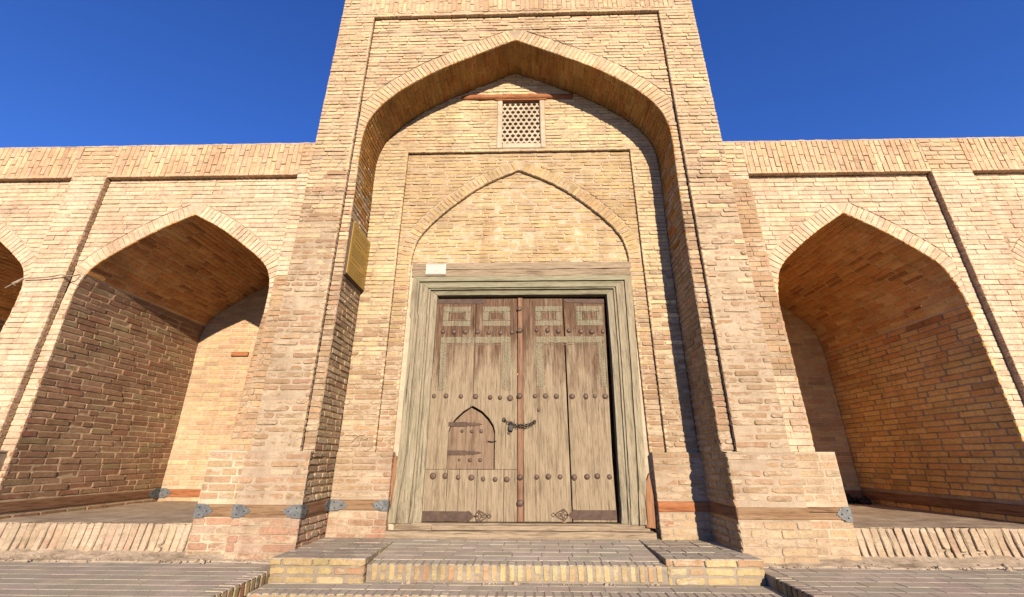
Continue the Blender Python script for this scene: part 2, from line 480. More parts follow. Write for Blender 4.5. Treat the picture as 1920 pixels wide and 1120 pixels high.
class Bricks:
    """all bricks of one kind on one thing, before the split into single objects and the rest"""
    def __init__(s, name, thing, limit=300, material=None):
        s.name, s.thing, s.limit, s.items, s.mat = name, thing, limit, [], material or M_BRICK
    def add(s, V, F, col, score): s.items.append((score, V, F, col))
    def flush(s):
        it = sorted(s.items, key=lambda t: -t[0])
        rest = []
        for i, (sc, V, F, col) in enumerate(it):
            if i < s.limit and sc > 25:
                mesh_obj(s.name, V, F, s.mat, s.thing, cols=[col] * len(V))
            else: rest.append((V, F, col))
        if rest:
            vv, ff, cc, n = [], [], [], 0
            for V, F, col in rest:
                vv.append(V); cc += [col] * len(V)
                ff += [[i + n for i in f] for f in F]
                n += len(V)
            o = mesh_obj('brickwork', np.concatenate(vv), ff, s.mat, s.thing, cols=cc)
            o['kind'] = 'stuff'

NR = 10
RING_F = [list(range(NR))] + [[i, i + NR, (i + 1) % NR + NR, (i + 1) % NR] for i in range(NR)] + \
         [[i + NR, i + 2 * NR, (i + 1) % NR + 2 * NR, (i + 1) % NR + NR] for i in range(NR)]

def add_brick(store, fm, quad, h, pal, wear=1.0, see=None, back=.03, hv=.0025, tilt=.09, bv=1.0):
    """quad: 4 uv corners, anticlockwise"""
    q = np.array(quad, float)
    e = np.roll(q, -1, 0) - q
    L = np.linalg.norm(e, axis=1)
    if L.min() < .004 and L.max() < .05: return
    long_pair = (0, 2) if L[0] + L[2] >= L[1] + L[3] else (1, 3)
    ring = []
    for i in range(4):
        p, nxt, prv = q[i], e[i] / max(L[i], 1e-6), -e[i - 1] / max(L[i - 1], 1e-6)
        c1 = min(ru(.003, .012) * wear, .3 * L[i]); c2 = min(ru(.003, .012) * wear, .3 * L[i - 1])
        if rnd() < .1 * wear: c1 = min(ru(.01, .04), .35 * L[i])
        ring.append(p + prv * c2); ring.append(p + nxt * c1)
        if i in long_pair: ring.append(p + e[i] * ru(.38, .62))
    ring = np.array(ring)
    cen = ring.mean(0)
    bev = ru(.003, .007) * (.6 + .4 * wear) * bv
    d = cen - ring
    dl = np.linalg.norm(d, axis=1)[:, None] + 1e-6
    j = .0016 * wear
    front = ring + d / dl * np.minimum(bev * 1.2, dl * .4) + np.random.uniform(-j, j, ring.shape)
    mid = ring + np.random.uniform(-j, j, ring.shape)
    tu, tv = ru(-.13, .13) * tilt * wear, ru(-tilt, tilt) * wear
    hh = h + ru(-hv, hv) * wear
    hf = hh + (front - cen) @ np.array([tu, tv])
    hm = hh - bev + (mid - cen) @ np.array([tu, tv])
    uvh = np.concatenate([np.column_stack([front, hf]), np.column_stack([mid, hm]), np.column_stack([mid, np.full(NR, h - back)])])
    V = fm(uvh)
    c3 = fm(np.array([[cen[0], cen[1], h], [cen[0], cen[1], h + .01]]))
    nrm = (c3[1] - c3[0]) / .01
    px, dep = project(V[:NR])
    score = 0.0
    cx, cy = px.mean(0)
    inside = dep.min() > .2 and -300 < cx < 2220 and -300 < cy < 1420
    if not inside: return
    if -10 < cx < 1930 and -10 < cy < 1130 and np.dot(nrm, CP - c3[0]) > 0 and (see is None or see(c3[0])):
        x, y = px[:, 0], px[:, 1]
        score = .5 * abs(np.dot(x, np.roll(y, -1)) - np.dot(y, np.roll(x, -1)))
    col = pick(pal)
    store.add(V, RING_F, col, score)

def hsh(i, j=0): return (math.sin(i * 12.9898 + j * 78.233) * 43758.5453) % 1.0

def lay(store, fm, pieces, pal, pitch=.068, joint=.014, length=.26, gap=.012, h=.0, wear=1.0, see=None, seed=0, v_off=0.0, lvar=.12, palfn=None, back=.03, hv=.0025, half=.10, tilt=.09, bv=1.0):
    """courses of bricks; piece = (v0, v1, fL(v), fR(v))"""
    for (v0, v1, fL, fR) in pieces:
        fl = fL if callable(fL) else (lambda v, a=fL: a)
        fr = fR if callable(fR) else (lambda v, a=fR: a)
        k0 = math.floor((v0 - v_off) / pitch) ; k1 = math.ceil((v1 - v_off) / pitch)
        for k in range(k0, k1):
            a0, a1 = max(v_off + k * pitch + joint / 2, v0 + .002), min(v_off + (k + 1) * pitch - joint / 2, v1 - .002)
            if a1 - a0 < .4 * (pitch - joint): continue
            l0, l1, r0, r1 = fl(a0), fl(a1), fr(a0), fr(a1)
            lo, hi = min(l0, l1), max(r0, r1)
            if hi - lo < .03: continue
            st = length + gap
            u = math.floor(lo / st - 2) * st + (k % 2) * .5 * st + (hsh(k, seed) - .5) * .25 * st
            while u < hi:
                ln = length * (1 + (rnd() - .5) * 2 * lvar)
                if rnd() < half: ln *= .5
                b0, b1 = u, u + ln
                # do not leave slivers at the ends
                if b1 > lo and b0 < hi:
                    if hi - b1 < .06: b1 = hi + .2
                    if b0 - lo < .05: b0 = lo - .2
                    q = [(max(b0, l0), a0), (min(b1, r0), a0), (min(b1, r1), a1), (max(b0, l1), a1)]
                    if q[1][0] - q[0][0] > .012 or q[2][0] - q[3][0] > .012:
                        if q[1][0] < q[0][0]: q[0] = q[1] = ((q[0][0] + q[1][0]) / 2, a0)
                        if q[2][0] < q[3][0]: q[2] = q[3] = ((q[2][0] + q[3][0]) / 2, a1)
                        jj = .002 * wear
                        q = [(x, y + ru(-jj, jj)) for x, y in q]
                        pl = palfn((q[0][0] + q[1][0]) / 2, a0, pal) if palfn else pal
                        add_brick(store, fm, q, h, pl, wear, see, back, hv=hv, tilt=tilt, bv=bv)
                    if b1 >= hi: break
                u = b1 + gap * ru(.6, 1.5)

def backing(name, fm, pieces, material, parent, depth=-.006, amp=.004, res=.04, freq=9.0, kind=None):
    """the mortar bed behind a patch of bricks: an uneven sheet"""
    V, F = [], []
    for (v0, v1, fL, fR) in pieces:
        fl = fL if callable(fL) else (lambda v, a=fL: a)
        fr = fR if callable(fR) else (lambda v, a=fR: a)
        nv = max(1, int(math.ceil((v1 - v0) / res)))
        wmax = max(fr(v0 + (v1 - v0) * t) - fl(v0 + (v1 - v0) * t) for t in (0, .25, .5, .75, 1))
        nu = max(1, int(math.ceil(wmax / res)))
        base = len(V)
        for i in range(nv + 1):
            v = v0 + (v1 - v0) * i / nv
            a, b = fl(v), fr(v)
            for j in range(nu + 1):
                u = a + (b - a) * j / nu
                V.append((u, v, depth))
        for i in range(nv):
            for j in range(nu):
                p = base + i * (nu + 1) + j
                F.append((p, p + 1, p + nu + 2, p + nu + 1))
    V = np.array(V)
    W = fm(V)
    dh = np.array([noise.noise(Vector(p) * freq) + .5 * noise.noise(Vector(p) * freq * 2.7) for p in W]) * amp
    V[:, 2] += dh
    o = mesh_obj(name, fm(V), F, material, parent)
    o['kind'] = kind or 'stuff'
    return o

class Arch:
    """pointed arch: half-width against height, about a centre line"""
    def __init__(s, c, base, pts):
        s.c, s.base = c, base
        z = np.array([p[1] for p in pts]); x = np.array([p[0] for p in pts])
        o = np.argsort(z); z, x = z[o], x[o]
        # smooth by Catmull-Rom through the points (from the foot up to the apex)
        P = np.column_stack([x, z]); n = len(P); out = []
        for i in range(n - 1):
            p0, p1, p2, p3 = P[max(i - 1, 0)], P[i], P[i + 1], P[min(i + 2, n - 1)]
            for t in np.linspace(0, 1, 14, endpoint=False):
                out.append(.5 * (2 * p1 + (p2 - p0) * t + (2 * p0 - 5 * p1 + 4 * p2 - p3) * t * t + (-p0 + 3 * p1 - 3 * p2 + p3) * t ** 3))
        out.append(P[-1])
        s.half = np.array(out)
        s.half[:, 1] = np.maximum.accumulate(s.half[:, 1])
        s.apex = s.half[-1, 1]
        s.spring = s.half[0, 1]
    def hw(s, z): return float(np.interp(z, s.half[:, 1], s.half[:, 0])) if z < s.apex else 0.0
    def left(s, z): return s.c - s.hw(z)
    def right(s, z): return s.c + s.hw(z)
    def holds(s, x, z): return z < s.apex and abs(x - s.c) < s.hw(z)
    def intrados(s, z0):
        """points from left foot over the apex to the right foot"""
        h = s.half
        up = [(s.c - h[0, 0], z0)] + [(s.c - x, z) for x, z in h if z > z0 + .01]
        dn = [(s.c + x, z) for x, z in h[::-1][1:] if z > z0 + .01] + [(s.c + h[0, 0], z0)]
        return np.array(up + dn)

class Vault:
    """(u = depth, v = length along the arch, h towards the inside)"""
    def __init__(s, pts):
        s.p = pts
        d = np.diff(pts, axis=0)
        s.s = np.concatenate([[0], np.cumsum(np.linalg.norm(d, axis=1))])
        t = np.gradient(pts, s.s, axis=0)
        t /= np.linalg.norm(t, axis=1)[:, None]
        s.n = np.column_stack([t[:, 1], -t[:, 0]])
        s.total = s.s[-1]
    def __call__(s, uvh):
        a = np.asarray(uvh, float)
        x = np.interp(a[:, 1], s.s, s.p[:, 0]); z = np.interp(a[:, 1], s.s, s.p[:, 1])
        nx = np.interp(a[:, 1], s.s, s.n[:, 0]); nz = np.interp(a[:, 1], s.s, s.n[:, 1])
        return np.column_stack([x + nx * a[:, 2], a[:, 0], z + nz * a[:, 2]])
    def at_z(s, z, side):
        i = np.argmax(s.p[:, 1])
        if side < 0: return float(np.interp(z, s.p[:i + 1, 1], s.s[:i + 1]))
        return float(np.interp(-z, -s.p[i:, 1], s.s[i:]))

def arch_ring(store, fm, arch, z_start, width, pal, lim=None, pitch=.062, joint=.007, h=.001, see=None, wear=.6):
    """voussoirs on both sides; returns the half-width of the ring's outer edge against height"""
    hp = arch.half
    m = hp[:, 1] >= z_start
    P = np.vstack([[np.interp(z_start, hp[:, 1], hp[:, 0]), z_start], hp[m]])
    P = P[np.concatenate([[True], np.linalg.norm(np.diff(P, axis=0), axis=1) > 1e-5])]
    S = np.concatenate([[0], np.cumsum(np.linalg.norm(np.diff(P, axis=0), axis=1))])
    T = np.gradient(P, S, axis=0); T /= np.linalg.norm(T, axis=1)[:, None]
    N = np.column_stack([T[:, 1], -T[:, 0]])       # outwards, on the right half
    def at(sv, w):
        x = np.interp(sv, S, P[:, 0]); z = np.interp(sv, S, P[:, 1])
        nx = np.interp(sv, S, N[:, 0]); nz = np.interp(sv, S, N[:, 1])
        X, Zz = x + nx * w, z + nz * w
        if lim: X = min(X, lim)
        return max(X, .006), Zz
    n = max(1, round(S[-1] / pitch))
    for side in (-1, 1):
        for i in range(n):
            a, b = S[-1] * i / n + joint / 2, S[-1] * (i + 1) / n - joint / 2
            w = width * ru(.95, 1.03)
            q = [at(a, .004), at(a, w), at(b, w), at(b, .004)]
            q = [(arch.c + side * x, z) for x, z in q]
            if side < 0: q = q[::-1]
            add_brick(store, fm, q, h, pal, wear, see, tilt=.04, bv=.7)
    out = np.array([at(sv, width + .012) for sv in np.linspace(0, S[-1], 60)])
    oz = np.maximum.accumulate(out[:, 1])
    top = float(oz[-1])
    return (lambda z: float(np.interp(z, oz, out[:, 0])) if z < top else 0.0), top

# ------------------------------------------------------------------ ground, terraces
def sheet(name, x0, x1, y0, y1, z, material, parent=None, res=None, amp=0):
    if res is None: return mesh_obj(name, [(x0, y0, z), (x1, y0, z), (x1, y1, z), (x0, y1, z)], [(0, 1, 2, 3)], material, parent)
    nx, ny = max(1, int((x1 - x0) / res)), max(1, int((y1 - y0) / res))
    V = [(x0 + (x1 - x0) * i / nx, y0 + (y1 - y0) * j / ny, z) for j in range(ny + 1) for i in range(nx + 1)]
    V = [(x, y, zz + amp * (noise.noise(Vector((x, y, 3)) * 2.2) + .6 * noise.noise(Vector((x, y, 7)) * 7))) for x, y, zz in V]
    F = [(j * (nx + 1) + i, j * (nx + 1) + i + 1, (j + 1) * (nx + 1) + i + 1, (j + 1) * (nx + 1) + i) for j in range(ny) for i in range(nx)]
    return mesh_obj(name, V, F, material, parent)

g = sheet('ground', -300, 300, -300, 300, -.74, M_GROUND)
tag(g, kind='structure')

XE = 2.06            # edge of the terrace beside the steps
for sgn in (-1, 1):
    x0, x1 = (-9.6, -XE) if sgn < 0 else (XE, 9.6)
    pav = bpy.data.objects.new('pavement', None)
    pav.location = (sgn * 4, -1, 0)
    COL.objects.link(pav)
    tag(pav, 'grey brick pavement on the ' + ('left' if sgn < 0 else 'right') + ' of the steps', kind='structure')
    # body of the terrace
    V = [(x0, -3.2, -.0015), (x1, -3.2, -.0015), (x1, .4, -.0015), (x0, .4, -.0015), (x0, -3.2, -.74), (x1, -3.2, -.74), (x1, .4, -.74), (x0, .4, -.74)]
    xe = -XE if sgn < 0 else XE
    b = mesh_obj('joint_bed', [(min(x, -XE - .012) if sgn < 0 else max(x, XE + .012), y, z) for x, y, z in V],
                 [(0, 1, 2, 3), (0, 4, 5, 1), (1, 5, 6, 2), (3, 2, 6, 7), (0, 3, 7, 4)], M_PAVE, pav)
    st = Bricks('paver', pav, 300, M_PAVER)
    xi = XE + .135
    a, c = (-9.0, -xi) if sgn < 0 else (xi, 9.0)
    lay(st, top_z(0), [(-2.2, -.05, a, c)], 'paver', pitch=.135, joint=.008, length=.27, gap=.006, h=.002, wear=.35, bv=.3, seed=sgn, lvar=.03, back=.02, half=0, hv=.002, tilt=.012)
    st.flush()
    # kerb of bricks set across the edge; their ends make the face beside the steps
    st = Bricks('kerb_brick', pav, 300)
    y = -2.2
    while y < -.4:
        w = ru(.05, .058)
        xa, xb = (-XE - .13, -XE) if sgn < 0 else (XE, XE + .13)
        add_brick(st, top_z(0), [(xa, y), (xb, y), (xb, y + w), (xa, y + w)], .004, 'paver', .8, back=.012)
        add_brick(st, wall_x(-XE if sgn < 0 else XE, -sgn), [(y, -.10), (y + w, -.10), (y + w, -.008), (y, -.008)], .004, 'edging', 1.2, back=.02)
        y += w + .012
    st.flush()

# ------------------------------------------------------------------ entrance steps
steps = empty('entrance_steps', (0, -.6, -.08), 'yellow brick steps leading up to the wooden gate', 'steps')
tread = Bricks('tread_brick', steps, 300, M_PAVER)
riser = Bricks('riser_brick', steps, 300)
TR = [(-.325, .62, .05, .098), (-.66, -.325, -.085, -.082), (-1.0, -.66, -.215, -.21)]    # y front, y back, z front, z back
for k, (y0, y1, z0, z1) in enumerate(TR):
    xw = 1.255 if k == 0 else 2.05
    sl = (z1 - z0) / (y1 - y0)
    fm = Frame((0, y0, z0), (1, 0, 0), (0, 1, sl), (0, 0, 1))
    backing('joint_bed', fm, [(0, y1 - y0, -xw, xw)], M_TREAD, steps, depth=-.003, amp=.002)
    lay(tread, fm, [(.135, y1 - y0, -xw, xw)], 'paver', pitch=.135, joint=.009, length=.26, gap=.008, h=.001, wear=.8, seed=k, lvar=.05, back=.012, tilt=.012, half=0, bv=.35)
    lay(tread, Frame((0, y0, z0), (0, 1, sl), (1, 0, 0), (0, 0, 1)), [(-xw, xw, .003, .128)], 'paver', pitch=.072, joint=.018, length=.3, gap=.01, h=.001, wear=.8, back=.012, tilt=.012, half=0, bv=.35)
    zb = TR[k + 1][3] if k + 1 < len(TR) else -.35
    backing('joint_bed', wall_y(y0), [(zb, z0 - .004, -xw, xw)], M_GREY_MORTAR, steps, depth=-.004, amp=.003)
    lay(riser, soldier_y(y0), [(-xw + .01, xw - .01, zb + .012, z0 - .004)], 'yellow', pitch=.072, joint=.026, length=.3, gap=.01, h=.002, wear=1.1, back=.02)
tread.flush(); riser.flush()
z = -.34
y = -1.0
k = 0
while z > -.73:
    zz = max(z - .13, -.735)
    box('lower_step', (-2.05, y - .34, -.76), (2.05, y + .02, z), M_GREY_MORTAR, steps, bevel=.01)
    z -= .13; y -= .34

# stone-faced cheeks beside the upper step
for sgn in (-1, 1):
    yf = -.37 if sgn < 0 else -.30
    ck = empty('stair_cheek', (sgn * 1.66, yf, -.08), 'low yellow brick cheek block on the ' + ('left' if sgn < 0 else 'right') + ' end of the top step', 'step block', 'cheek blocks beside the steps')
    xa, xb = (-2.06, -1.262) if sgn < 0 else (1.262, 2.06)
    zt = .098
    box('mortar_core', (xa + .006, yf + .006, -.2), (xb - .006, .72, zt - .006), M_GREY_MORTAR, ck, bevel=.004)
    st = Bricks('brick', ck, 300)
    # capping course, then two courses of stretchers
    lay(st, wall_y(yf - .012), [(.043, zt, xa - .008, xb + .004)], 'yellow', pitch=.058, joint=.004, length=.255, gap=.010, h=0, wear=1.2, seed=sgn * 3, v_off=.041, lvar=.02, back=.05)
    lay(st, wall_y(yf), [(-.1, .04, xa, xb)], 'yellow', pitch=.068, joint=.018, length=.235, gap=.022, h=0, wear=1.3, seed=sgn + 5, v_off=-.098, lvar=.04, back=.05)
    lay(st, top_z(zt), [(yf - .012, .70, xa, xb)], 'paver', pitch=.14, joint=.008, length=.262, gap=.008, h=.001, wear=.8, seed=sgn + 9, lvar=.04, v_off=yf - .012, back=.012, tilt=.012, bv=.35)
    xin = xb if sgn < 0 else xa
    lay(st, wall_x(xin, -sgn), [(.0, zt - .004, yf, .60)], 'edging', pitch=.05, joint=.008, length=.25, gap=.01, h=.0, wear=1.2, v_off=.045, back=.03)
    lay(st, wall_x(xin, -sgn), [(-.1, .04, yf, yf + .12)], 'edging', pitch=.068, joint=.018, length=.25, gap=.01, h=.0, wear=1.2, v_off=-.098, back=.03)
    xo = xa if sgn < 0 else xb
    lay(st, wall_x(xo, sgn), [(.0, zt - .004, yf, .0)], 'edging', pitch=.05, joint=.008, length=.25, gap=.01, h=.0, wear=1.2, v_off=.045, back=.03)
    st.flush()

# ------------------------------------------------------------------ the portal
ZP = .95
GL, GR, GT = -2.165, 2.155, 7.2
D = .63
portal = empty('entrance_portal', (0, .3, 0), 'tall pale brick entrance portal with deep pointed arch', 'portal')
PA = Arch(-.01, .04, [(2.035, 3.0), (2.055, 4.2), (2.068, 4.71), (2.055, 5.03), (1.985, 5.29), (1.82, 5.55), (1.57, 5.80), (1.19, 6.08), (.69, 6.36), (0, 6.71)])
def through_portal(P):
    t = (.055 - CP[1]) / (P[1] - CP[1])
    q = CP + (P - CP) * t
    return PA.holds(q[0], q[2])
pb = Bricks('brick', portal, 300)
pv = Bricks('vault_brick', portal, 300)
pa = Bricks('arch_brick', portal, 300)
ps = Bricks('soldier_brick', portal, 300)
pe = Bricks('edge_brick', portal, 300)

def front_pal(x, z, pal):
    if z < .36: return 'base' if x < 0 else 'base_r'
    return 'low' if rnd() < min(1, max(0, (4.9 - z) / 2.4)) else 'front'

def back_wall_pal(x, z, pal):
    return 'low' if rnd() < min(.9, max(0, (3.4 - z) / 1.8)) else pal

# outer frame, front plane
fm = wall_y(0)
low, high = 3.6, GT
bpl = [(ZP, low, -2.67, GL), (ZP, low, GR, 2.67)]
bph = [(low, high, -2.67, GL), (low, high, GR, 2.67), (high, 8.35, -2.67, 2.67)]
backing('mortar', fm, bpl, M_MORTAR_MID, portal, depth=-.005, amp=.009, res=.026, freq=9)
backing('mortar', fm, bph, M_MORTAR_MID, portal, depth=-.008, amp=.009, res=.03, freq=9)
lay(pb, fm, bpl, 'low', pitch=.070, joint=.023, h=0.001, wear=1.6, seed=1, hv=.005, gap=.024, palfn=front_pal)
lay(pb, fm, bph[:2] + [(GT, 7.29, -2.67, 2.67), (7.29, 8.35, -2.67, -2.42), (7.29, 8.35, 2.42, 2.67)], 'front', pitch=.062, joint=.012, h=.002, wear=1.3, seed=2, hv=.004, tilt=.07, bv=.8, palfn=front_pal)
lay(ps, soldier_y(0), [(-2.41, 2.41, 7.29, 8.35)], 'cornice', pitch=.07, joint=.013, h=.002, wear=.9, seed=3)
# plinth, standing a little proud
fm = wall_y(-.045)
pl = [(-.02, ZP, -2.68, -2.03), (-.02, ZP, 2.03, 2.68)]
backing('mortar', fm, pl, M_MORTAR_LOW, portal, depth=-.0035, amp=.007, res=.026, freq=9)
lay(pb, fm, [(.475, ZP - .004, -2.68, -2.03), (.475, ZP - .004, 2.03, 2.68)], 'low', pitch=.072, joint=.025, h=0.001, wear=1.6, seed=4, hv=.004, gap=.026)
lay(pb, fm, [(.0, .355, -2.68, -2.03), (.0, .355, 2.03, 2.68)], 'front', pitch=.071, joint=.010, h=0.003, wear=1.1, seed=5, palfn=front_pal, length=.27)
for xa, xb in ((-2.68, -2.03), (2.03, 2.68)):
    box('plinth_ledge', (xa + .003, -.043, ZP - .03), (xb - .003, .07, ZP - .001), M_MORTAR_LOW, portal, bevel=.014, jit=.004)
# recessed spandrel panel
fm = wall_y(.055)
backing('mortar', fm, [(ZP, PA.apex, GL, PA.left), (ZP, PA.apex, PA.right, GR), (PA.apex, GT, GL, GR)], M_MORTAR_MID, portal, depth=-.010, amp=.009, res=.035, freq=9)
ro, rtop = arch_ring(pa, fm, PA, 5.12, .23, 'front', lim=2.14)
lay(pb, fm, [(ZP, 5.12, GL, PA.left), (ZP, 5.12, PA.right, GR),
             (5.12, rtop, GL, lambda z: PA.c - ro(z)), (5.12, rtop, lambda z: PA.c + ro(z), GR),
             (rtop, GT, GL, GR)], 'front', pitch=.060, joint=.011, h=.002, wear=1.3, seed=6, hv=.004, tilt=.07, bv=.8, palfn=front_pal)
# returns of the frame
for x, s in ((GL, 1), (GR, -1)):
    backing('mortar', wall_x(x, s), [(ZP, GT, .003, .057)], M_MORTAR, portal, depth=-.006, amp=.002, res=.05)
    lay(pe, wall_x(x, s), [(ZP, GT, .0, .05)], 'front', pitch=.066, joint=.013, h=0, wear=1.3)
backing('mortar', soffit_z(GT), [(GL, GR, .003, .057)], M_MORTAR, portal, depth=-.006, amp=.002, res=.05)
lay(pe, soffit_z(GT), [(GL, GR, .0, .05)], 'front', pitch=.07, joint=.012, h=0, wear=1)
# reveals and soffit of the great arch
VA = Vault(PA.intrados(0.0))
sPl, sPr = VA.at_z(ZP, -1), VA.at_z(ZP, 1)
backing('mortar', VA, [(0, sPl, -.045, D), (sPl, sPr, .055, D), (sPr, VA.total, -.045, D)], M_MORTAR_JAMB, portal, depth=-.008, amp=.004, res=.04, freq=10)
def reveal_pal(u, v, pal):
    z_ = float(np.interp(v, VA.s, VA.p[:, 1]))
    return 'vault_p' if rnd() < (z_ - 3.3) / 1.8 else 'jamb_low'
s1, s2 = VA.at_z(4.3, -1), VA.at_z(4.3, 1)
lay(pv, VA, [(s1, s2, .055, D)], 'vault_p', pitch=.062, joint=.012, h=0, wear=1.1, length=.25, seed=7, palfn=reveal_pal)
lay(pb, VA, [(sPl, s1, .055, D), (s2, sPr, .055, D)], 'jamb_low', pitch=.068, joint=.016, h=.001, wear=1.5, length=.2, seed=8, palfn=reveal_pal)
for a, c in ((.0, .355), (.475, ZP)):
    lay(pb, VA, [(VA.at_z(a, -1), VA.at_z(c, -1), -.045, D)], 'jamb_low' if a > .2 else 'base', pitch=.068, joint=.017, h=.006, wear=1.9, length=.17, seed=9)
    lay(pb, VA, [(VA.at_z(c, 1), VA.at_z(a, 1), -.045, D)], 'jamb_low' if a > .2 else 'base_r', pitch=.068, joint=.017, h=.003, wear=1.7, length=.2, seed=10)

# back wall of the portal
WL, WR, WB, WT = -.25, .39, 5.27, 6.13       # lattice window
IL, IR, IT = -1.62, 1.672, 5.15              # inner frame
TA = Arch(.035, .2, [(1.46, 2.6), (1.46, 3.3), (1.455, 3.46), (1.385, 3.72), (1.18, 4.0), (.83, 4.34), (.45, 4.62), (0, 4.84)])
fm = wall_y(D)
bk = [(ZP, IT, PA.left, IL), (ZP, IT, IR, PA.right), (IT, WB, PA.left, PA.right), (WB, WT, PA.left, WL), (WB, WT, WR, PA.right), (WT, PA.apex, PA.left, PA.right)]
backing('mortar', fm, bk, M_MORTAR_MID, portal, depth=-.007, amp=.008, res=.032, freq=9)
lay(pb, fm, bk[:2] + [(IT, WB - .07, PA.left, PA.right), (WB - .07, WT, PA.left, WL - .05), (WB - .07, WT, WR + .05, PA.right), (WT + .12, PA.apex, PA.left, PA.right), (WT, WT + .12, PA.left, -.86), (WT, WT + .12, .88, PA.right)],
    'back', pitch=.059, joint=.012, h=.001, wear=1.3, seed=11, hv=.004, tilt=.07, bv=.8, palfn=back_wall_pal, see=through_portal)
fm = wall_y(D + .04)
ip = [(ZP, TA.apex, IL, TA.left), (ZP, TA.apex, TA.right, IR), (TA.apex, IT, IL, IR)]
backing('mortar', fm, ip, M_MORTAR, portal, depth=-.007, amp=.008, res=.032, freq=9)
ro2, rtop2 = arch_ring(pa, fm, TA, 3.32, .165, 'tymp', lim=1.61, pitch=.062, h=.002)
lay(pb, fm, [(ZP, 3.32, IL, TA.left), (ZP, 3.32, TA.right, IR), (3.32, rtop2, IL, lambda z: TA.c - ro2(z)), (3.32, rtop2, lambda z: TA.c + ro2(z), IR), (rtop2, IT, IL, IR)],
    'tymp', pitch=.059, joint=.012, h=.001, wear=1.3, seed=12, hv=.004, tilt=.07, bv=.8, palfn=back_wall_pal)
fm = wall_y(D + .085)
ty = [(3.30, TA.apex, TA.left, TA.right)]
backing('mortar', fm, ty, M_MORTAR, portal, depth=-.006, amp=.009, res=.03, freq=9)
lay(pb, fm, [(3.34, TA.apex, TA.left, TA.right)], 'tymp', pitch=.059, joint=.012, h=.001, wear=1.3, seed=13, hv=.004, tilt=.07, bv=.8)
for x, s, y0, y1, z1 in ((IL, 1, D, D + .04, IT), (IR, -1, D, D + .04, IT)):
    backing('mortar', wall_x(x, s), [(ZP, z1, y0 + .003, y1 + .004)], M_MORTAR, portal, depth=-.006, amp=.002, res=.05)
    lay(pe, wall_x(x, s), [(ZP, z1, y0, y1)], 'back', pitch=.064, joint=.013, h=0, wear=1.3)
backing('mortar', soffit_z(IT), [(IL, IR, D + .003, D + .044)], M_MORTAR, portal, depth=-.006, amp=.002, res=.05)
lay(pe, soffit_z(IT), [(IL, IR, D, D + .036)], 'back', pitch=.07, joint=.012, h=0, wear=1)
VT = Vault(TA.intrados(.08))
backing('mortar', VT, [(0, VT.total, D + .042, D + .16)], M_MORTAR, portal, depth=-.003, amp=.002, res=.05)
lay(pe, VT, [(0, VT.total, D + .04, D + .085)], 'back', pitch=.068, joint=.012, h=0, wear=1)
# plinths of the back wall on both sides of the gate
fm = wall_y(D - .04)
for xa, xb, p in ((-2.035, -1.40, 'base'), (1.50, 2.035, 'base_r')):
    backing('mortar', fm, [(.0, ZP, xa, xb)], M_MORTAR_LOW, portal, depth=-.003, amp=.005, res=.03)
    lay(pb, fm, [(.475, ZP, xa, xb)], 'low', pitch=.068, joint=.022, h=.001, wear=1.5, seed=14, hv=.004)
    lay(pb, fm, [(.08, .355, xa, xb)], p, pitch=.069, joint=.010, h=.002, wear=1.1, seed=15)
    box('plinth_ledge', (xa, D - .038, ZP - .03), (xb - .002, D + .06, ZP - .001), M_MORTAR_LOW, portal, bevel=.014, jit=.004)
    xi = xb if xa < 0 else xa
    s = 1 if xa < 0 else -1
    backing('mortar', wall_x(xi, s), [(.0, ZP, D - .038, D + .12)], M_MORTAR, portal, depth=-.004, amp=.003, res=.04)
    lay(pe, wall_x(xi, s), [(.08, .355, D - .04, D + .1), (.475, ZP, D - .04, D + .1)], p, pitch=.069, joint=.012, h=.0, wear=1.4)
# mortar packed between the gate frame and the wall
box('mortar_fill', (-1.44, .695, .08), (-1.34, .80, 3.32), M_PLASTER, portal, bevel=.004, jit=.004)
box('mortar_fill', (1.40, .705, .25), (1.51, .80, 3.32), M_PLASTER, portal, bevel=.004, jit=.004)
# outer flanks above the arcade walls
for s in (-1, 1):
    lay(pb, wall_x(s * 2.67, s), [(4.8, 8.35, 0, 1.4)], 'front', pitch=.066, joint=.013, h=.002, wear=1.4, seed=16)
mesh_obj('core_wall', [(-2.665, .006, 0), (-2.665, 2.7, 0), (-2.665, 2.7, 8.352), (-2.665, .006, 8.352), (2.665, .006, 0), (2.665, 2.7, 0), (2.665, 2.7, 8.352), (2.665, .006, 8.352)],
         [(0, 1, 2, 3), (4, 7, 6, 5), (3, 2, 6, 7), (1, 5, 6, 2)], M_MORTAR, portal)
# dark passage behind the gate
mesh_obj('passage_wall', [(-1.7, .80, 0), (1.75, .80, 0), (1.75, 2.65, 0), (-1.7, 2.65, 0), (-1.7, .80, 6.6), (1.75, .80, 6.6), (1.75, 2.65, 6.6), (-1.7, 2.65, 6.6)],
         [(0, 1, 2, 3), (1, 5, 6, 2), (2, 6, 7, 3), (3, 7, 4, 0), (4, 7, 6, 5)], M_MORTAR_IN, portal)
for st in (pb, pv, pa, ps, pe): st.flush()

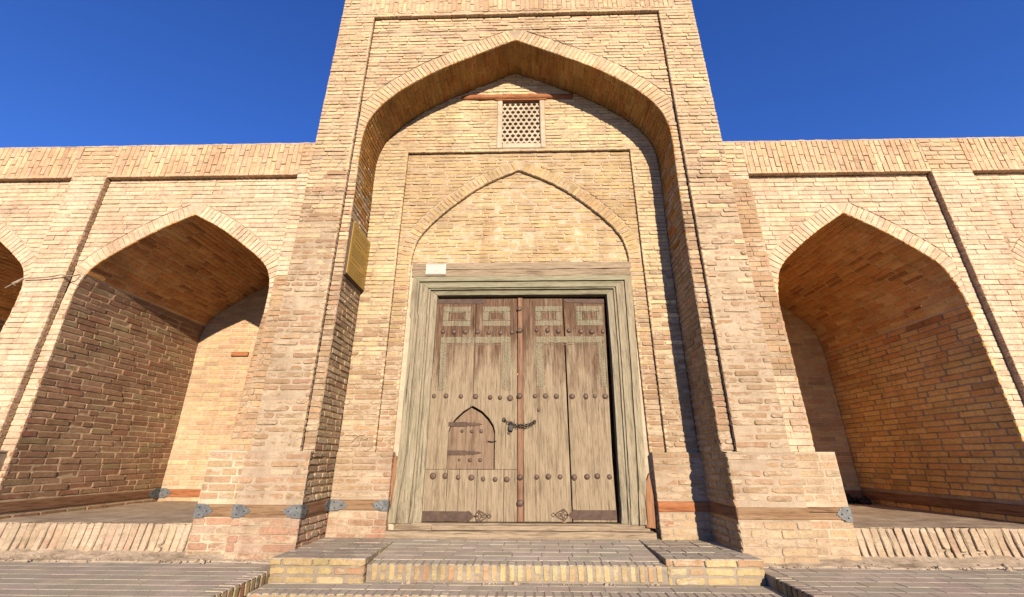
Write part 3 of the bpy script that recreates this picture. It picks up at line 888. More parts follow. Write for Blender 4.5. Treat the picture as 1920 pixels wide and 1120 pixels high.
# lattice window with its plaster surround, and the log over it
win = bpy.data.objects.new('lattice_window', None)
link(win, portal, ((WL + WR) / 2, D, WB))
for lo, hi in (((WL - .05, D - .012, WB - .07), (WL + .03, D + .1, WT)), ((WR - .03, D - .012, WB - .07), (WR + .05, D + .1, WT)), ((WL + .03, D - .011, WB - .07), (WR - .03, D + .1, WB + .02))):
    box('plaster_edge', lo, hi, M_PLASTER, win, bevel=.012, jit=.004)
V, F = [], []
rows, cols = 11, 7
lx0, lx1, lz0, lz1 = WL + .025, WR - .025, WB + .015, WT - .005
cw, ch = (lx1 - lx0) / cols, (lz1 - lz0) / rows
NS = 12
def ring_at(cx, cz, y, rx, rz, square):
    out = []
    for k in range(NS):
        a = k * 2 * math.pi / NS + math.pi / NS
        ca, sa = math.cos(a), math.sin(a)
        if square:
            t = min(cw / 2 / max(abs(ca), 1e-6), ch / 2 / max(abs(sa), 1e-6))
            x, z = cx + ca * t, cz + sa * t
        else: x, z = cx + ca * rx, cz + sa * rz
        out.append((min(max(x, lx0), lx1), y, z))
    return out
for r in range(rows):
    for c in range(cols + (1 if r % 2 == 0 else 0)):
        cx = lx0 + cw * (c + (0 if r % 2 == 0 else .5)); cz = lz0 + ch * (r + .5)
        if r % 2 == 0 and (c == 0 or c == cols): pass
        b0 = len(V)
        V += ring_at(cx, cz, D + .045, 0, 0, True) + ring_at(cx, cz, D + .045, .031, .030, False) + ring_at(cx, cz, D + .10, .027, .026, False)
        for k in range(NS):
            j = (k + 1) % NS
            F.append((b0 + k, b0 + j, b0 + NS + j, b0 + NS + k))
            F.append((b0 + NS + k, b0 + NS + j, b0 + 2 * NS + j, b0 + 2 * NS + k))
mesh_obj('lattice', V, F, M_PLASTER, win)
bm = bmesh.new()
pts = [(-.86 + 1.74 * i / 24, D + .005 + .012 * noise.noise(Vector((i * .4, 0, 0))), 6.195 + .012 * noise.noise(Vector((i * .3, 5, 0)))) for i in range(25)]
tube(bm, pts, [.055 - .012 * abs(i - 12) / 12 + .006 * noise.noise(Vector((i * .7, 9, 0))) for i in range(25)], 10)
bm_obj('lintel_log', bm, M_RED_WOOD, portal, True)
box('log_board', (WL - .08, D - .015, 6.128), (WR + .08, D + .06, 6.15), M_RED_WOOD, portal)

# timber band and its sheet-metal corner pieces
def beam(parent, lo, hi, m): return box('timber_band', lo, hi, m, parent, bevel=.005, jit=.003)
for s in (-1, 1):
    xa, xb = sorted((s * 2.685, s * 2.034))
    beam(portal, (xa, -.052, .362), (xb, -.0, .468), M_BEAM)
    xa, xb = sorted((s * 2.06, s * 2.026))
    beam(portal, (xa, -.047, .362), (xb, D - .042, .467), M_BEAM_Y)
    xa, xb = (-2.028, -1.395) if s < 0 else (1.495, 2.028)
    beam(portal, (xa, D - .05, .36), (xb, D - .0, .462), M_BEAM if s < 0 else M_RED_WOOD)

def strap(parent, corner, d1, d2, n1, n2, l1, l2, z0, z1, name='metal_strap'):
    """a sheet folded round a corner: lobed leaf outline on each face"""
    bm = bmesh.new()
    c = Vector(corner)
    zm, hh = (z0 + z1) / 2, (z1 - z0) / 2
    for d, n, l in ((Vector(d1), Vector(n1), l1), (Vector(d2), Vector(n2), l2)):
        if l <= 0: continue
        prof = [(0, 1), (.5, .98), (.62, .72), (.72, .80), (.80, .45), (.90, .42), (.93, .2), (1.06, .0), (.93, -.2), (.90, -.42), (.80, -.45), (.72, -.80), (.62, -.72), (.5, -.98), (0, -1)]
        vv = [bm.verts.new(c + d * (l * t) + n * (.004 + .003 * rnd()) + Vector((0, 0, zm + hh * w))) for t, w in prof]
        f = bm.faces.new(vv)
        r = bmesh.ops.extrude_face_region(bm, geom=[f])
        for g in r['geom']:
            if isinstance(g, bmesh.types.BMVert): g.co -= n * .004
    for nx, nl in ((d1, l1), (d2, l2)):
        pass
    bmesh.ops.recalc_face_normals(bm, faces=bm.faces)
    o = bm_obj(name, bm, M_ZINC, parent)
    for d, n, l in ((Vector(d1), Vector(n1), l1), (Vector(d2), Vector(n2), l2)):
        for t, w in ((.25, .5), (.3, -.5), (.7, 0)):
            if l <= 0: continue
            p = c + d * (l * t) + n * .008 + Vector((0, 0, zm + hh * w))
            bmn = bmesh.new()
            bmesh.ops.create_icosphere(bmn, subdivisions=1, radius=.007, matrix=Matrix.Translation(p))
            bm_obj('nail', bmn, M_IRON, o, True)
    return o
X, Y = (1, 0, 0), (0, 1, 0)
nX, nY = (-1, 0, 0), (0, -1, 0)
strap(portal, (-2.026, -.053, 0), nX, Y, nY, X, .17, .13, .356, .472)
strap(portal, (-2.686, -.053, 0), X, Y, nY, nX, .17, .0, .356, .472)
strap(portal, (-2.028, D - .052, 0), X, nY, nY, X, .19, .13, .354, .466)
strap(portal, (-1.394, D - .052, 0), nX, Y, nY, X, .17, .06, .354, .466)

# ------------------------------------------------------------------ arcade walls
def arcade(sgn, label, bays, xin, xout, pil, z_led, z_top, pal_side, back_pal, yB):
    """bays: (frame x0, frame x1, Arch); pil: strips left standing proud between the frames"""
    yF, yP = .05, .12
    t = empty('arcade_wall', (sgn * 5.5, .6, 0), label, 'wall', 'arcade walls on both sides of the portal')
    b = Bricks('brick', t, 300); v = Bricks('vault_brick', t, 300); a = Bricks('arch_brick', t, 300); s = Bricks('soldier_brick', t, 300); e = Bricks('edge_brick', t, 300)
    xl, xr = min(xin, xout), max(xin, xout)
    # cornice of bricks on end
    backing('mortar', wall_y(yF), [(z_led, z_top, xl, xr)], M_MORTAR, t, depth=-.009, amp=.007, res=.04)
    zmid = z_led + .26
    for (c0, c1) in [(x0, x1) for x0, x1, _ in bays]:
        lay(s, soldier_y(yF), [(c0, c1, z_led, z_top - .02)], 'cornice', pitch=.066, joint=.007, h=.002, wear=.8, length=.262, seed=20, lvar=.05, hv=.003, half=0, tilt=.05, bv=.7)
    for (c0, c1) in pil:
        lay(b, wall_y(yF), [(z_led, z_top - .02, c0, c1)], 'cornice', pitch=.068, joint=.010, h=.002, wear=.8, seed=21)
    nxc = int((xr - xl) / .03)
    V, F = [], []
    for i in range(nxc + 1):
        x = xl + (xr - xl) * i / nxc
        w = .010 * noise.noise(Vector((x * 1.7, 1, sgn))) + .010 * noise.noise(Vector((x * 9, 2, sgn))) + .006 * noise.noise(Vector((x * 25, 3, sgn)))
        q = .008 * noise.noise(Vector((x * 12, 5, sgn)))
        V += [(x, yF + .03, z_top - .05), (x, yF - .004 + q, z_top - .022 - abs(q)), (x, yF + .002 + q, z_top - .004 + w), (x, yF + .03, z_top + .006 + w), (x, 2.95, z_top + .01)]
    for i in range(nxc):
        for k in range(4):
            p = i * 5 + k
            F.append((p, p + 1, p + 6, p + 5))
    mesh_obj('coping', V, F, M_MORTAR, t)
    mesh_obj('rear_wall', [(xl, 2.9, 0), (xr, 2.9, 0), (xr, 2.9, z_top - .02), (xl, 2.9, z_top - .02), (xout, .2, 0), (xout, .2, z_top - .02)],
             [(0, 1, 2, 3), (0, 4, 5, 3) if sgn < 0 else (1, 4, 5, 2)], M_MORTAR, t)
    # pilasters
    def ppal(x, z, pal):
        if abs(x) < 2.95 and (z < 2.9 if sgn < 0 else 1.7 < z < 4.1): return 'dull_brown'
        return pal
    for (c0, c1) in pil:
        backing('mortar', wall_y(yF), [(ZP, z_led, c0, c1)], M_MORTAR, t, depth=-.009, amp=.009, res=.035)
        lay(b, wall_y(yF), [(ZP, z_led, c0, c1)], 'wing', pitch=.063, joint=.0065, h=.001, wear=.8, seed=22, palfn=ppal, gap=.004, hv=.003, tilt=.06, bv=.7)
    for (f0, f1, A) in bays:
        near = (f1 if sgn < 0 else f0)
        fm = wall_y(yP)
        backing('mortar', fm, [(.0, A.apex, f0, A.left), (.0, A.apex, A.right, f1), (A.apex, z_led, f0, f1)], M_MORTAR, t, depth=-.009, amp=.009, res=.035)
        ro, rt = arch_ring(a, fm, A, 2.45, .17, 'wing', lim=min(A.c - f0, f1 - A.c) - .005, pitch=.063, h=.002, wear=.5)
        lay(b, fm, [(.3, 2.45, f0, A.left), (.3, 2.45, A.right, f1), (2.45, rt, f0, lambda z: A.c - ro(z)), (2.45, rt, lambda z: A.c + ro(z), f1), (rt, z_led, f0, f1)],
            'wing', pitch=.063, joint=.0065, h=.001, wear=.8, seed=23, palfn=ppal, gap=.004, hv=.003, tilt=.06, bv=.7)
        # returns and ledge of the frame
        for x, sg in ((f0, 1), (f1, -1)):
            backing('mortar', wall_x(x, sg), [(ZP, z_led, yF + .003, yP + .004)], M_MORTAR_IN, t, depth=-.006, amp=.001, res=.07)
            lay(e, wall_x(x, sg), [(ZP, z_led, yF, yP)], 'wing', pitch=.068, joint=.010, h=0, wear=.9, palfn=lambda x, z, p: 'dull_brown')
        backing('mortar', soffit_z(z_led), [(f0, f1, yF + .003, yP + .004)], M_MORTAR_IN, t, depth=-.006, amp=.001, res=.07)
        lay(e, soffit_z(z_led), [(f0, f1, yF, yP)], 'cornice', pitch=.07, joint=.010, h=0, wear=.8)
        # the niche
        def see(P, A=A):
            k = (yP - CP[1]) / (P[1] - CP[1])
            q = CP + (P - CP) * k
            return A.holds(q[0], q[2])
        VN = Vault(A.intrados(.12))
        zs = 2.95 if sgn < 0 else 2.5  # on the left, brick and mortar colours change at the edge of the sunlight
        sl, sr = VN.at_z(zs, -1), VN.at_z(zs, 1)
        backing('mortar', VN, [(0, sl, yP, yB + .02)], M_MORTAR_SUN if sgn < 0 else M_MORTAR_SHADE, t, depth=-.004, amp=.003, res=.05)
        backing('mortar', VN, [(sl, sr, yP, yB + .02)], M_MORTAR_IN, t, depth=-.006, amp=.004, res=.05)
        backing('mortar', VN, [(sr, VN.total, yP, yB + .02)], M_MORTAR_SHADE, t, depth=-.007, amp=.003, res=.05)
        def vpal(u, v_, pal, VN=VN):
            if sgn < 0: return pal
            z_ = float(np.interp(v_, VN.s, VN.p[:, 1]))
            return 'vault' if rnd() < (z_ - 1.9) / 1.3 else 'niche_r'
        sides = [(VN.at_z(.475, -1), VN.at_z(zs, -1), yP, yB), (VN.at_z(zs, 1), VN.at_z(.475, 1), yP, yB),
                 (VN.at_z(.2, -1), VN.at_z(.355, -1), yP, yB), (VN.at_z(.355, 1), VN.at_z(.2, 1), yP, yB)]
        lay(b, VN, sides, pal_side, pitch=.069, joint=.012, h=.002, hv=.004, wear=1.1, length=.255, seed=24, see=see, palfn=vpal)
        lay(v, VN, [(VN.at_z(zs, -1), VN.at_z(zs, 1), yP, yB)], 'vault', pitch=.062, joint=.011, h=.001, hv=.004, wear=1.0, length=.25, seed=25, see=see, palfn=vpal)
        fm = wall_y(yB)
        backing('mortar', fm, [(.1, A.apex, A.left, A.right)], M_MORTAR if sgn < 0 else M_MORTAR_IN, t, depth=-.006, amp=.002, res=.06)
        lay(b, fm, [(.47, A.apex, A.left, A.right), (.2, .36, A.left, A.right)], back_pal, pitch=.071, joint=.014, h=.0, wear=1.1, length=.25, seed=26, see=see)
        # timber band inside
        for xx, s2 in ((A.left(.4), 1), (A.right(.4), -1)):
            xa, xb = sorted((xx - s2 * .02, xx + s2 * .012))
            beam(t, (xa, yP + .02, .352), (xb, yB - .012, .458), M_BEAM_Y)
        beam(t, (A.left(.4) + .014, yB - .012, .35), (A.right(.4) - .014, yB + .03, .455), M_RED_WOOD)
        if sgn < 0: strap(t, (A.left(.4) + .0135, yB - .0135, 0), nY, X, X, nY, .2, .17, .34, .47)
        # bench: mud floor and a front of bricks on end
        yq = .06
        x0, x1 = A.left(.3), A.right(.3)
        fl = sheet('bench_top', x0, x1, yq, yB, .293, M_DIRT, t, res=.05, amp=.012)
        be = Bricks('bench_brick', t, 300)
        lean = -.10 * sgn
        fmb = Frame((lean * -.3, yq - .01, 0), (lean, .05, 1), (1, 0, 0), (0, -1, 0))
        backing('mortar', wall_y(yq), [(-.02, .292, x0 - .02, x1 + .02)], M_DIRT, t, depth=-.014, amp=.010, res=.025, freq=9)
        lay(be, fmb, [(x0, x1, .045, .293)], 'bench', pitch=.074, joint=.016, h=.004, wear=1.9, length=1.1, gap=.02, seed=27, half=0, lvar=.01, hv=.006)
        be.flush()
    # pier foot between the first niche and the portal
    f0, f1, A = bays[0]
    xe = A.right(.5) - .115 if sgn < 0 else A.left(.5) + .115
    xa, xb = sorted((xe, xin - sgn * 0.0))
    fm = wall_y(.015)
    backing('mortar', fm, [(-.02, ZP, xa, xb)], M_MORTAR, t, depth=-.003, amp=.003, res=.04)
    lay(b, fm, [(.475, ZP, xa, xb)], 'dull_brown' if sgn < 0 else 'base_r', pitch=.072, joint=.012, h=.001, wear=1.1, seed=28)
    lay(b, fm, [(.0, .355, xa, xb)], 'base' if sgn < 0 else 'base_r', pitch=.071, joint=.010, h=.002, wear=1.1, seed=29)
    box('plinth_ledge', (xa, .018, ZP - .03), (xb, .14, ZP - .001), M_MORTAR_LOW, t, bevel=.014, jit=.004)
    mesh_obj('plinth_side', [(xe, .018, 0), (xe, .5, 0), (xe, .5, ZP - .01), (xe, .018, ZP - .01), (A.right(.5) if sgn < 0 else A.left(.5), .5, 0), (A.right(.5) if sgn < 0 else A.left(.5), .5, ZP - .01), (A.right(.5) if sgn < 0 else A.left(.5), .02, ZP - .01)],
             [(0, 1, 2, 3), (1, 4, 5, 2), (3, 2, 5, 6)], M_MORTAR, t)
    beam(t, (xa, .006, .36), (xb, .05, .466), M_BEAM)
    strap(t, (xe, .005, 0), X if sgn < 0 else nX, Y, nY, X if sgn > 0 else nX, .17 if sgn < 0 else .13, .0, .345, .472)
    # feet of the other pilasters
    for (c0, c1) in pil[1:]:
        backing('mortar', wall_y(.015), [(-.02, ZP, c0 - .1, c1 + .1)], M_MORTAR, t, depth=-.003, amp=.003, res=.05)
        lay(b, wall_y(.015), [(.0, ZP, c0 - .1, c1 + .1)], 'base_r', pitch=.071, joint=.011, h=.002, wear=1.1, seed=30)
        box('plinth_core', (c0 - .098, .02, -.02), (c1 + .098, .2, ZP - .032), M_MORTAR_LOW, t)
        box('plinth_ledge', (c0 - .1, .018, ZP - .03), (c1 + .1, .2, ZP - .001), M_MORTAR_LOW, t, bevel=.014, jit=.004)
    for st in (b, v, a, s, e): st.flush()
    return t

PTS_L = [(1.14, 1.2), (1.165, 2.2), (1.18, 2.45), (1.18, 2.68), (1.155, 2.88), (1.07, 3.06), (.90, 3.22), (.66, 3.40), (.365, 3.60), (0, 3.79)]
PTS_R = [(1.03, 1.2), (1.035, 2.4), (1.025, 2.6), (.985, 2.8), (.90, 3.0), (.70, 3.2), (.40, 3.44), (0, 3.705)]
arcade(-1, 'long low brick arcade wall with pointed niches, left of the portal, sun on its niche wall',
       [(-5.40, -2.845, Arch(-4.11, .2, PTS_L)), (-8.42, -5.865, Arch(-7.14, .2, PTS_L))], -2.672, -9.3, [(-2.845, -2.672), (-5.865, -5.40), (-9.3, -8.42)], 4.335, 4.855, 'niche_l', 'niche_back', 2.2)
arcade(1, 'long low brick arcade wall with dark shaded pointed niches, right of the portal',
       [(2.93, 5.19, Arch(4.01, .2, PTS_R)), (5.685, 7.95, Arch(6.77, .2, PTS_R))], 2.672, 8.9, [(2.672, 2.93), (5.19, 5.685), (7.95, 8.9)], 4.25, 4.765, 'niche_r', 'niche_r', 2.5)

# ------------------------------------------------------------------ the wooden gate
gate = empty('wooden_gate', (.04, .74, .23), 'weathered grey double wooden gate with iron studs, carved and faded green paint', 'gate')
YL = .76                                 # face of the leaves
# frame: moulded strip swept up the left post, along the head, down the right post
OUT_L, OUT_R, OUT_T = -1.395, 1.505, 3.14
PROF = [(0, .72), (.004, .662), (.050, .664), (.098, .660), (.104, .690), (.110, .690), (.118, .674), (.165, .680), (.215, .682), (.221, .706), (.228, .706), (.234, .684), (.250, .684), (.256, .712), (.285, .722), (.335, .735), (.345, .82)]
def post(side):
    bm = bmesh.new()
    n = 46
    rows = []
    for i in range(n + 1):
        z0 = .225
        f = i / n
        ring = []
        for k, (w, y) in enumerate(PROF):
            # mitre at the head; the foot spreads and is eaten away
            zt = OUT_T - w * .72
            zz = z0 + (zt - z0) * f
            lowf = max(0, 1 - zz / 1.1)
            if side < 0:
                xo = OUT_L + (.035 - .075 * max(0, 1 - abs(zz - .25) / .7)) * (1 if zz < 2.6 else .3)
                x = xo + w * ((-1.045 - xo) / .345)
            else:
                xo = OUT_R - .10 * (1 - zz / 3.1) - .03 * lowf
                x = xo - w * ((xo - 1.17 + .05 * max(0, 1 - zz / 2.2)) / .345)
            wob = .012 * noise.noise(Vector((k * .35 + side * 9, zz * 2.3, 1.7))) + .008 * noise.noise(Vector((k * .9, zz * 7, side * 3)))
            x += wob * (.3 + 1.4 * lowf)
            yy = y + .008 * noise.noise(Vector((k * .8 + side, zz * 5, 4))) * (.4 + 2 * lowf) + .02 * lowf * noise.noise(Vector((k * 1.7, zz * 4, side)))
            ring.append(bm.verts.new((x, yy, zz)))
        rows.append(ring)
    for i in range(n):
        for k in range(len(PROF) - 1):
            f = bm.faces.new((rows[i][k], rows[i][k + 1], rows[i + 1][k + 1], rows[i + 1][k]))
    o = bm_obj('frame_post', bm, M_FRAME_Z, gate)
    return o
post(-1); post(1)
bm = bmesh.new()
n = 60
rows = []
for i in range(n + 1):
    ring = []
    for k, (w, y) in enumerate(PROF):
        xl, xr = OUT_L + w * 1.015 + .01, OUT_R - w * .97
        f = i / n
        x = xl + (xr - xl) * f
        ring.append(bm.verts.new((x, y + .004 * noise.noise(Vector((x * 4, k, 2))), OUT_T - w * .72 + .004 * noise.noise(Vector((x * 3, k * .6, 8))))))
    rows.append(ring)
for i in range(n):
    for k in range(len(PROF) - 1):
        bm.faces.new((rows[i][k], rows[i + 1][k], rows[i + 1][k + 1], rows[i][k + 1]))
bm_obj('frame_head', bm, M_FRAME_X, gate)
# plain lintel boards over the head
def wavy_board(name, x0, x1, z0, z1, yf, yb, m, parent, amp=.006, n=40):
    top = [(x0 + (x1 - x0) * i / n, z1 + amp * noise.noise(Vector((x0 + i * .31, z1 * 3, 1)))) for i in range(n + 1)]
    bot = [(x0 + (x1 - x0) * i / n, z0 + amp * noise.noise(Vector((x0 + i * .27, z0 * 3, 2)))) for i in range(n + 1)]
    return slab(name, bot + top[::-1], yf, yb, m, parent, bevel=.004)
wavy_board('lintel_board', -1.40, 1.515, 3.145, 3.235, .672, .75, M_LINTEL, gate)
wavy_board('lintel_board', -1.405, 1.52, 3.241, 3.335, .668, .75, M_LINTEL, gate, .008)

# leaves
def plank(parent, pts, yf=YL, m=M_GATE, name='plank', bevel=.005):
    return slab(name, pts, yf, yf + .045, m, parent, bevel)
def rect(x0, x1, z0, z1, j=.004):
    return [(x0 + ru(0, j), z0), (x1 - ru(0, j), z0), (x1 - ru(0, j), (z0 + z1) / 2), (x1 - ru(0, j), z1 - ru(0, j)), (x0 + ru(0, j), z1 - ru(0, j)), (x0 + ru(0, j), (z0 + z1) / 2)]

def leaf(loc):
    o = bpy.data.objects.new('door_leaf', None)
    return link(o, gate, loc)
left = leaf((-.53, YL, .23)); right = leaf((.6, YL, .23))
ZB, ZT = .235, 2.855
# wicket opening
wx0, wx1, wz0, wzs, wzt, wxm = -.812, -.262, .765, 1.18, 1.475, -.538
arcL = [(wx0, wzs), (wx0 + .022, 1.25), (wx0 + .075, 1.325), (wx0 + .165, 1.41), (wxm, wzt)]
arcR = [(wxm, wzt), (wx1 - .155, 1.41), (wx1 - .07, 1.325), (wx1 - .02, 1.25), (wx1, wzs)]
# the two wide boards
plank(left, [(-1.058, .765), (wx0, .765)] + arcL + [(wxm - .003, 2.85), (-1.052, ZT), (-1.056, 1.7)])
plank(left, [(wxm + .003, wzt)] + arcR[1:] + [(wx1, .765), (-.002, .765), (.0, 1.7), (.002, ZT), (wxm + .004, 2.852)])
# patched lower boards
for a, c, dz, dy in ((-1.062, -.80, 0, 0), (-.796, -.665, 0, .004), (-.661, -.46, .0, .001), (-.456, -.155, .0, .003), (-.151, -.003, 0, -.001)):
    plank(left, rect(a, c, ZB, .7645, .002), YL + dy, name='patch_plank', bevel=.0015)
plank(right, rect(.072, .598, ZB, ZT), YL + .002)
plank(right, [(.610, ZB), (1.088, ZB), (1.085, .9), (1.11, 1.8), (1.138, 2.84), (.607, 2.848), (.615, 1.6)], YL + .001)
# hand-width strip covering the joint
slab('cover_strip', [(.002, ZB + .0), (.066, ZB), (.07, 1.5), (.072, ZT - .002), (.012, ZT), (.008, 1.5)], YL - .028, YL + .01, M_BAR, gate, .008)

def stud_mesh(r):
    bm = bmesh.new()
    bmesh.ops.create_uvsphere(bm, u_segments=12, v_segments=8, radius=r)
    bmesh.ops.delete(bm, geom=[v for v in bm.verts if v.co.y > .3 * r], context='VERTS') if False else None
    for v in bm.verts:
        v.co.y *= .62
    me = bpy.data.meshes.new('stud'); bm.to_mesh(me); bm.free()
    me.polygons.foreach_set('use_smooth', [True] * len(me.polygons))
    me.materials.append(M_STUD)
    return me
SM, SS = stud_mesh(.032), stud_mesh(.021)
def stud(x, z, parent, me=SM, y=YL):
    o = bpy.data.objects.new('stud', me)
    s = ru(.8, 1.1)
    o.scale = (s * ru(.92, 1.08), s * ru(.6, 1.1), s * ru(.92, 1.08))
    link(o, parent, (x + ru(-.008, .008), y - .004, z + ru(-.008, .008)))
def row(z0, z1, xs, parent):
    for i, x in enumerate(xs): stud(x, z0 + (z1 - z0) * i / (len(xs) - 1), parent)
row(2.405, 2.390, np.linspace(-.957, -.06, 7), left); row(2.412, 2.395, np.linspace(.249, 1.09, 7), right)
row(1.592, 1.565, [-1.005, -.86, -.69, -.51, -.33, -.21, -.085], left); row(1.588, 1.582, [.208, .345, .475, .665, .82, .945, 1.06], right)
row(.694, .664, [-.965, -.82, -.67, -.52, -.385, -.25, -.122], left); row(.688, .694, [.223, .355, .49, .645, .785, .91, 1.035], right)
for z in (2.705, 2.40, 1.583, .681, .42): stud(.038, z, gate, SM, YL - .03)
stud(.255, 1.42, right, SS); stud(-.1, 1.165, left, SS)

# the wicket door in the left leaf
wk = bpy.data.objects.new('wicket_door', None)
link(wk, left, (wxm, YL + .01, wz0))
def shrink(p, dx=.012, dz=.022):
    x, z = p
    return (x + (dx * .2 if x < wxm else -dx), z - dz if z > 1.0 else z)
pts = [(wx0 + .002, wz0 + .002), (wx1 - .012, wz0 + .002)] + [shrink(p) for p in arcR[::-1]] + [shrink(p) for p in arcL[::-1][1:]]
slab('wicket_board', pts, YL + .006, YL + .04, M_WICKET, wk, .004)
for z in (1.262, .945):
    out = [(wx0 - .005, z + .025), (-.60, z + .026), (-.575, z + .012), (-.555, z + .028), (-.535, z + .012), (-.51, z + .026), (-.485, z + .010), (-.455, z + .014), (-.415, z),
           (-.455, z - .014), (-.485, z - .010), (-.51, z - .026), (-.535, z - .012), (-.555, z - .028), (-.575, z - .012), (-.60, z - .026), (wx0 - .005, z - .025)]
    slab('strap_hinge', out, YL - .004, YL + .008, M_RUST, wk, .002)
for x, z in ((-.655, 1.19), (-.54, 1.185), (-.43, 1.183), (-.665, .865), (-.55, .858), (-.435, .86)): stud(x, z, wk, SS, YL + .004)
bm = bmesh.new()
tube(bm, [(-.345, YL - .006, 1.072), (-.31, YL - .014, 1.066), (-.27, YL - .012, 1.068), (-.245, YL - .004, 1.072)], .006, 6)
bm_obj('hook', bm, M_IRON, wk, True)

# iron straps with pierced ends
def flat_loop(bm, pts, w, y0, y1, closed=True):
    n = len(pts)
    P = [Vector((x, 0, z)) for x, z in pts]
    ins, outs = [], []
    for i in range(n):
        t = (P[(i + 1) % n] - P[i - 1]) if closed else (P[min(i + 1, n - 1)] - P[max(i - 1, 0)])
        t.normalize()
        nn = Vector((-t.z, 0, t.x)) * (w / 2)
        ins.append(P[i] - nn); outs.append(P[i] + nn)
    vf = [[bm.verts.new((q.x, y, q.z)) for q in arr] for y in (y0, y1) for arr in (ins, outs)]
    for i in range(n if closed else n - 1):
        j = (i + 1) % n
        bm.faces.new((vf[0][i], vf[0][j], vf[1][j], vf[1][i]))
        bm.faces.new((vf[0][i], vf[2][i], vf[2][j], vf[0][j]))
        bm.faces.new((vf[1][i], vf[1][j], vf[3][j], vf[3][i]))
def iron_strap(parent, x0, x1, z, hgt, dirn):
    """from the hinge side x0 to the neck x1, then the pierced end"""
    h = hgt / 2
    sh = .045 * dirn
    out = [(x0, z + h), (x1 - sh * 1.6, z + h * .96), (x1 - sh * 1.2, z + h * 1.12), (x1 - sh * .6, z + h * .75), (x1, z + .010), (x1, z - .010), (x1 - sh * .6, z - h * .75), (x1 - sh * 1.2, z - h * 1.12), (x1 - sh * 1.6, z - h * .96), (x0, z - h)]
    o = slab('strap_hinge', out if dirn > 0 else out[::-1], YL - .006, YL + .006, M_RUST, parent, .002)
    bm = bmesh.new()
    y0, y1 = YL - .005, YL + .003
    X_ = lambda t: x1 + dirn * t
    flat_loop(bm, [(X_(-.01), z), (X_(.03), z)], .014, y0, y1, False)
    body = [(.02, 0), (.028, .025), (.05, .048), (.062, .058), (.078, .045), (.105, .036), (.135, .018), (.155, 0)]
    loop = [(X_(t), z + w) for t, w in body] + [(X_(t), z - w) for t, w in body[-2:0:-1]]
    flat_loop(bm, loop, .013, y0, y1)
    for s in (-1, 1):
        flat_loop(bm, [(X_(.045 + .018 * math.cos(a)), z + s * .020 + .016 * math.sin(a)) for a in np.linspace(0, 2 * math.pi, 10, endpoint=False)], .009, y0 + .001, y1)
        flat_loop(bm, [(X_(.062), z + s * .05), (X_(.080), z + s * .018), (X_(.10), z)], .010, y0 + .001, y1, False)
    flat_loop(bm, [(X_(.10 + .024 * math.cos(a)), z + .013 * math.sin(a)) for a in np.linspace(0, 2 * math.pi, 10, endpoint=False)], .010, y0 + .002, y1)
    flat_loop(bm, [(X_(.150), z), (X_(.178), z + .020), (X_(.200), z), (X_(.178), z - .020)], .011, y0, y1)
    bmesh.ops.recalc_face_normals(bm, faces=bm.faces)
    bm_obj('pierced_end', bm, M_RUST, o)
    for t in (.1, .25, .45, .62, .8):
        for s in ((-.5, .5) if t in (.25, .8) else (0,)):
            bmn = bmesh.new()
            bmesh.ops.create_icosphere(bmn, subdivisions=1, radius=.006, matrix=Matrix.Translation((x0 + (x1 - x0) * t, YL - .007, z + s * h)))
            bm_obj('nail', bmn, M_ZINC, o, True)
iron_strap(left, -1.066, -.488, .288, .098, 1)
iron_strap(right, 1.088, .572, .306, .098, -1)
slab('top_strap', [(-1.05, 2.785), (-.50, 2.78), (-.40, 2.80), (-.42, 2.852), (-1.05, 2.852)], YL - .005, YL + .004, M_RUST, left, .002)
slab('top_strap', [(.66, 2.79), (1.137, 2.775), (1.137, 2.838), (.63, 2.845), (.60, 2.82)], YL - .005, YL + .004, M_RUST, right, .002)

# carved borders, remains of green paint
def border(parent, x0, x1, z0, z1, w, open_bottom=False, yy=YL):
    pts = [(x0, z1, x1, z1 - w), (x0, z1 - w, x0 + w, z0), (x1 - w, z1 - w, x1, z0)]
    if not open_bottom: pts = [(x0, z1, x1, z1 - w), (x0, z1 - w, x0 + w, z0 + w), (x1 - w, z1 - w, x1, z0 + w), (x0, z0 + w, x1, z0)]
    for a, b_, c, d in pts:
        xa, xb = sorted((a, c)); za, zb = sorted((b_, d))
        box('carved_border', (xa + .001, yy - .004, za + .001), (xb - .001, yy + .004, zb - .001), M_CARVE, parent, bevel=.003)
for p, x0, x1 in ((left, -.965, -.60), (left, -.445, -.085), (right, .235, .58), (right, .765, 1.105)):
    border(p, x0, x1, 2.475, 2.745, .075)
    border(p, x0 + .085, x1 - .085, 2.555, 2.665, .012)
for p, x0, x1, z0 in ((left, -.975, -.08, 1.66), (right, .235, 1.10, 1.70)):
    border(p, x0, x1, z0, 2.335, .085, True)
    border(p, x0 + .10, x1 - .10, z0 + .02, 2.235, .010, True)

# threshold beams
wavy_board('threshold', -1.40, 1.45, .085, .165, .585, .80, M_LINTEL, gate, .012)
wavy_board('threshold', -.92, 1.00, .168, .212, .645, .80, M_LINTEL, gate, .003)
wavy_board('threshold', -1.36, 1.42, .160, .225, .70, .80, M_LINTEL, gate, .006)

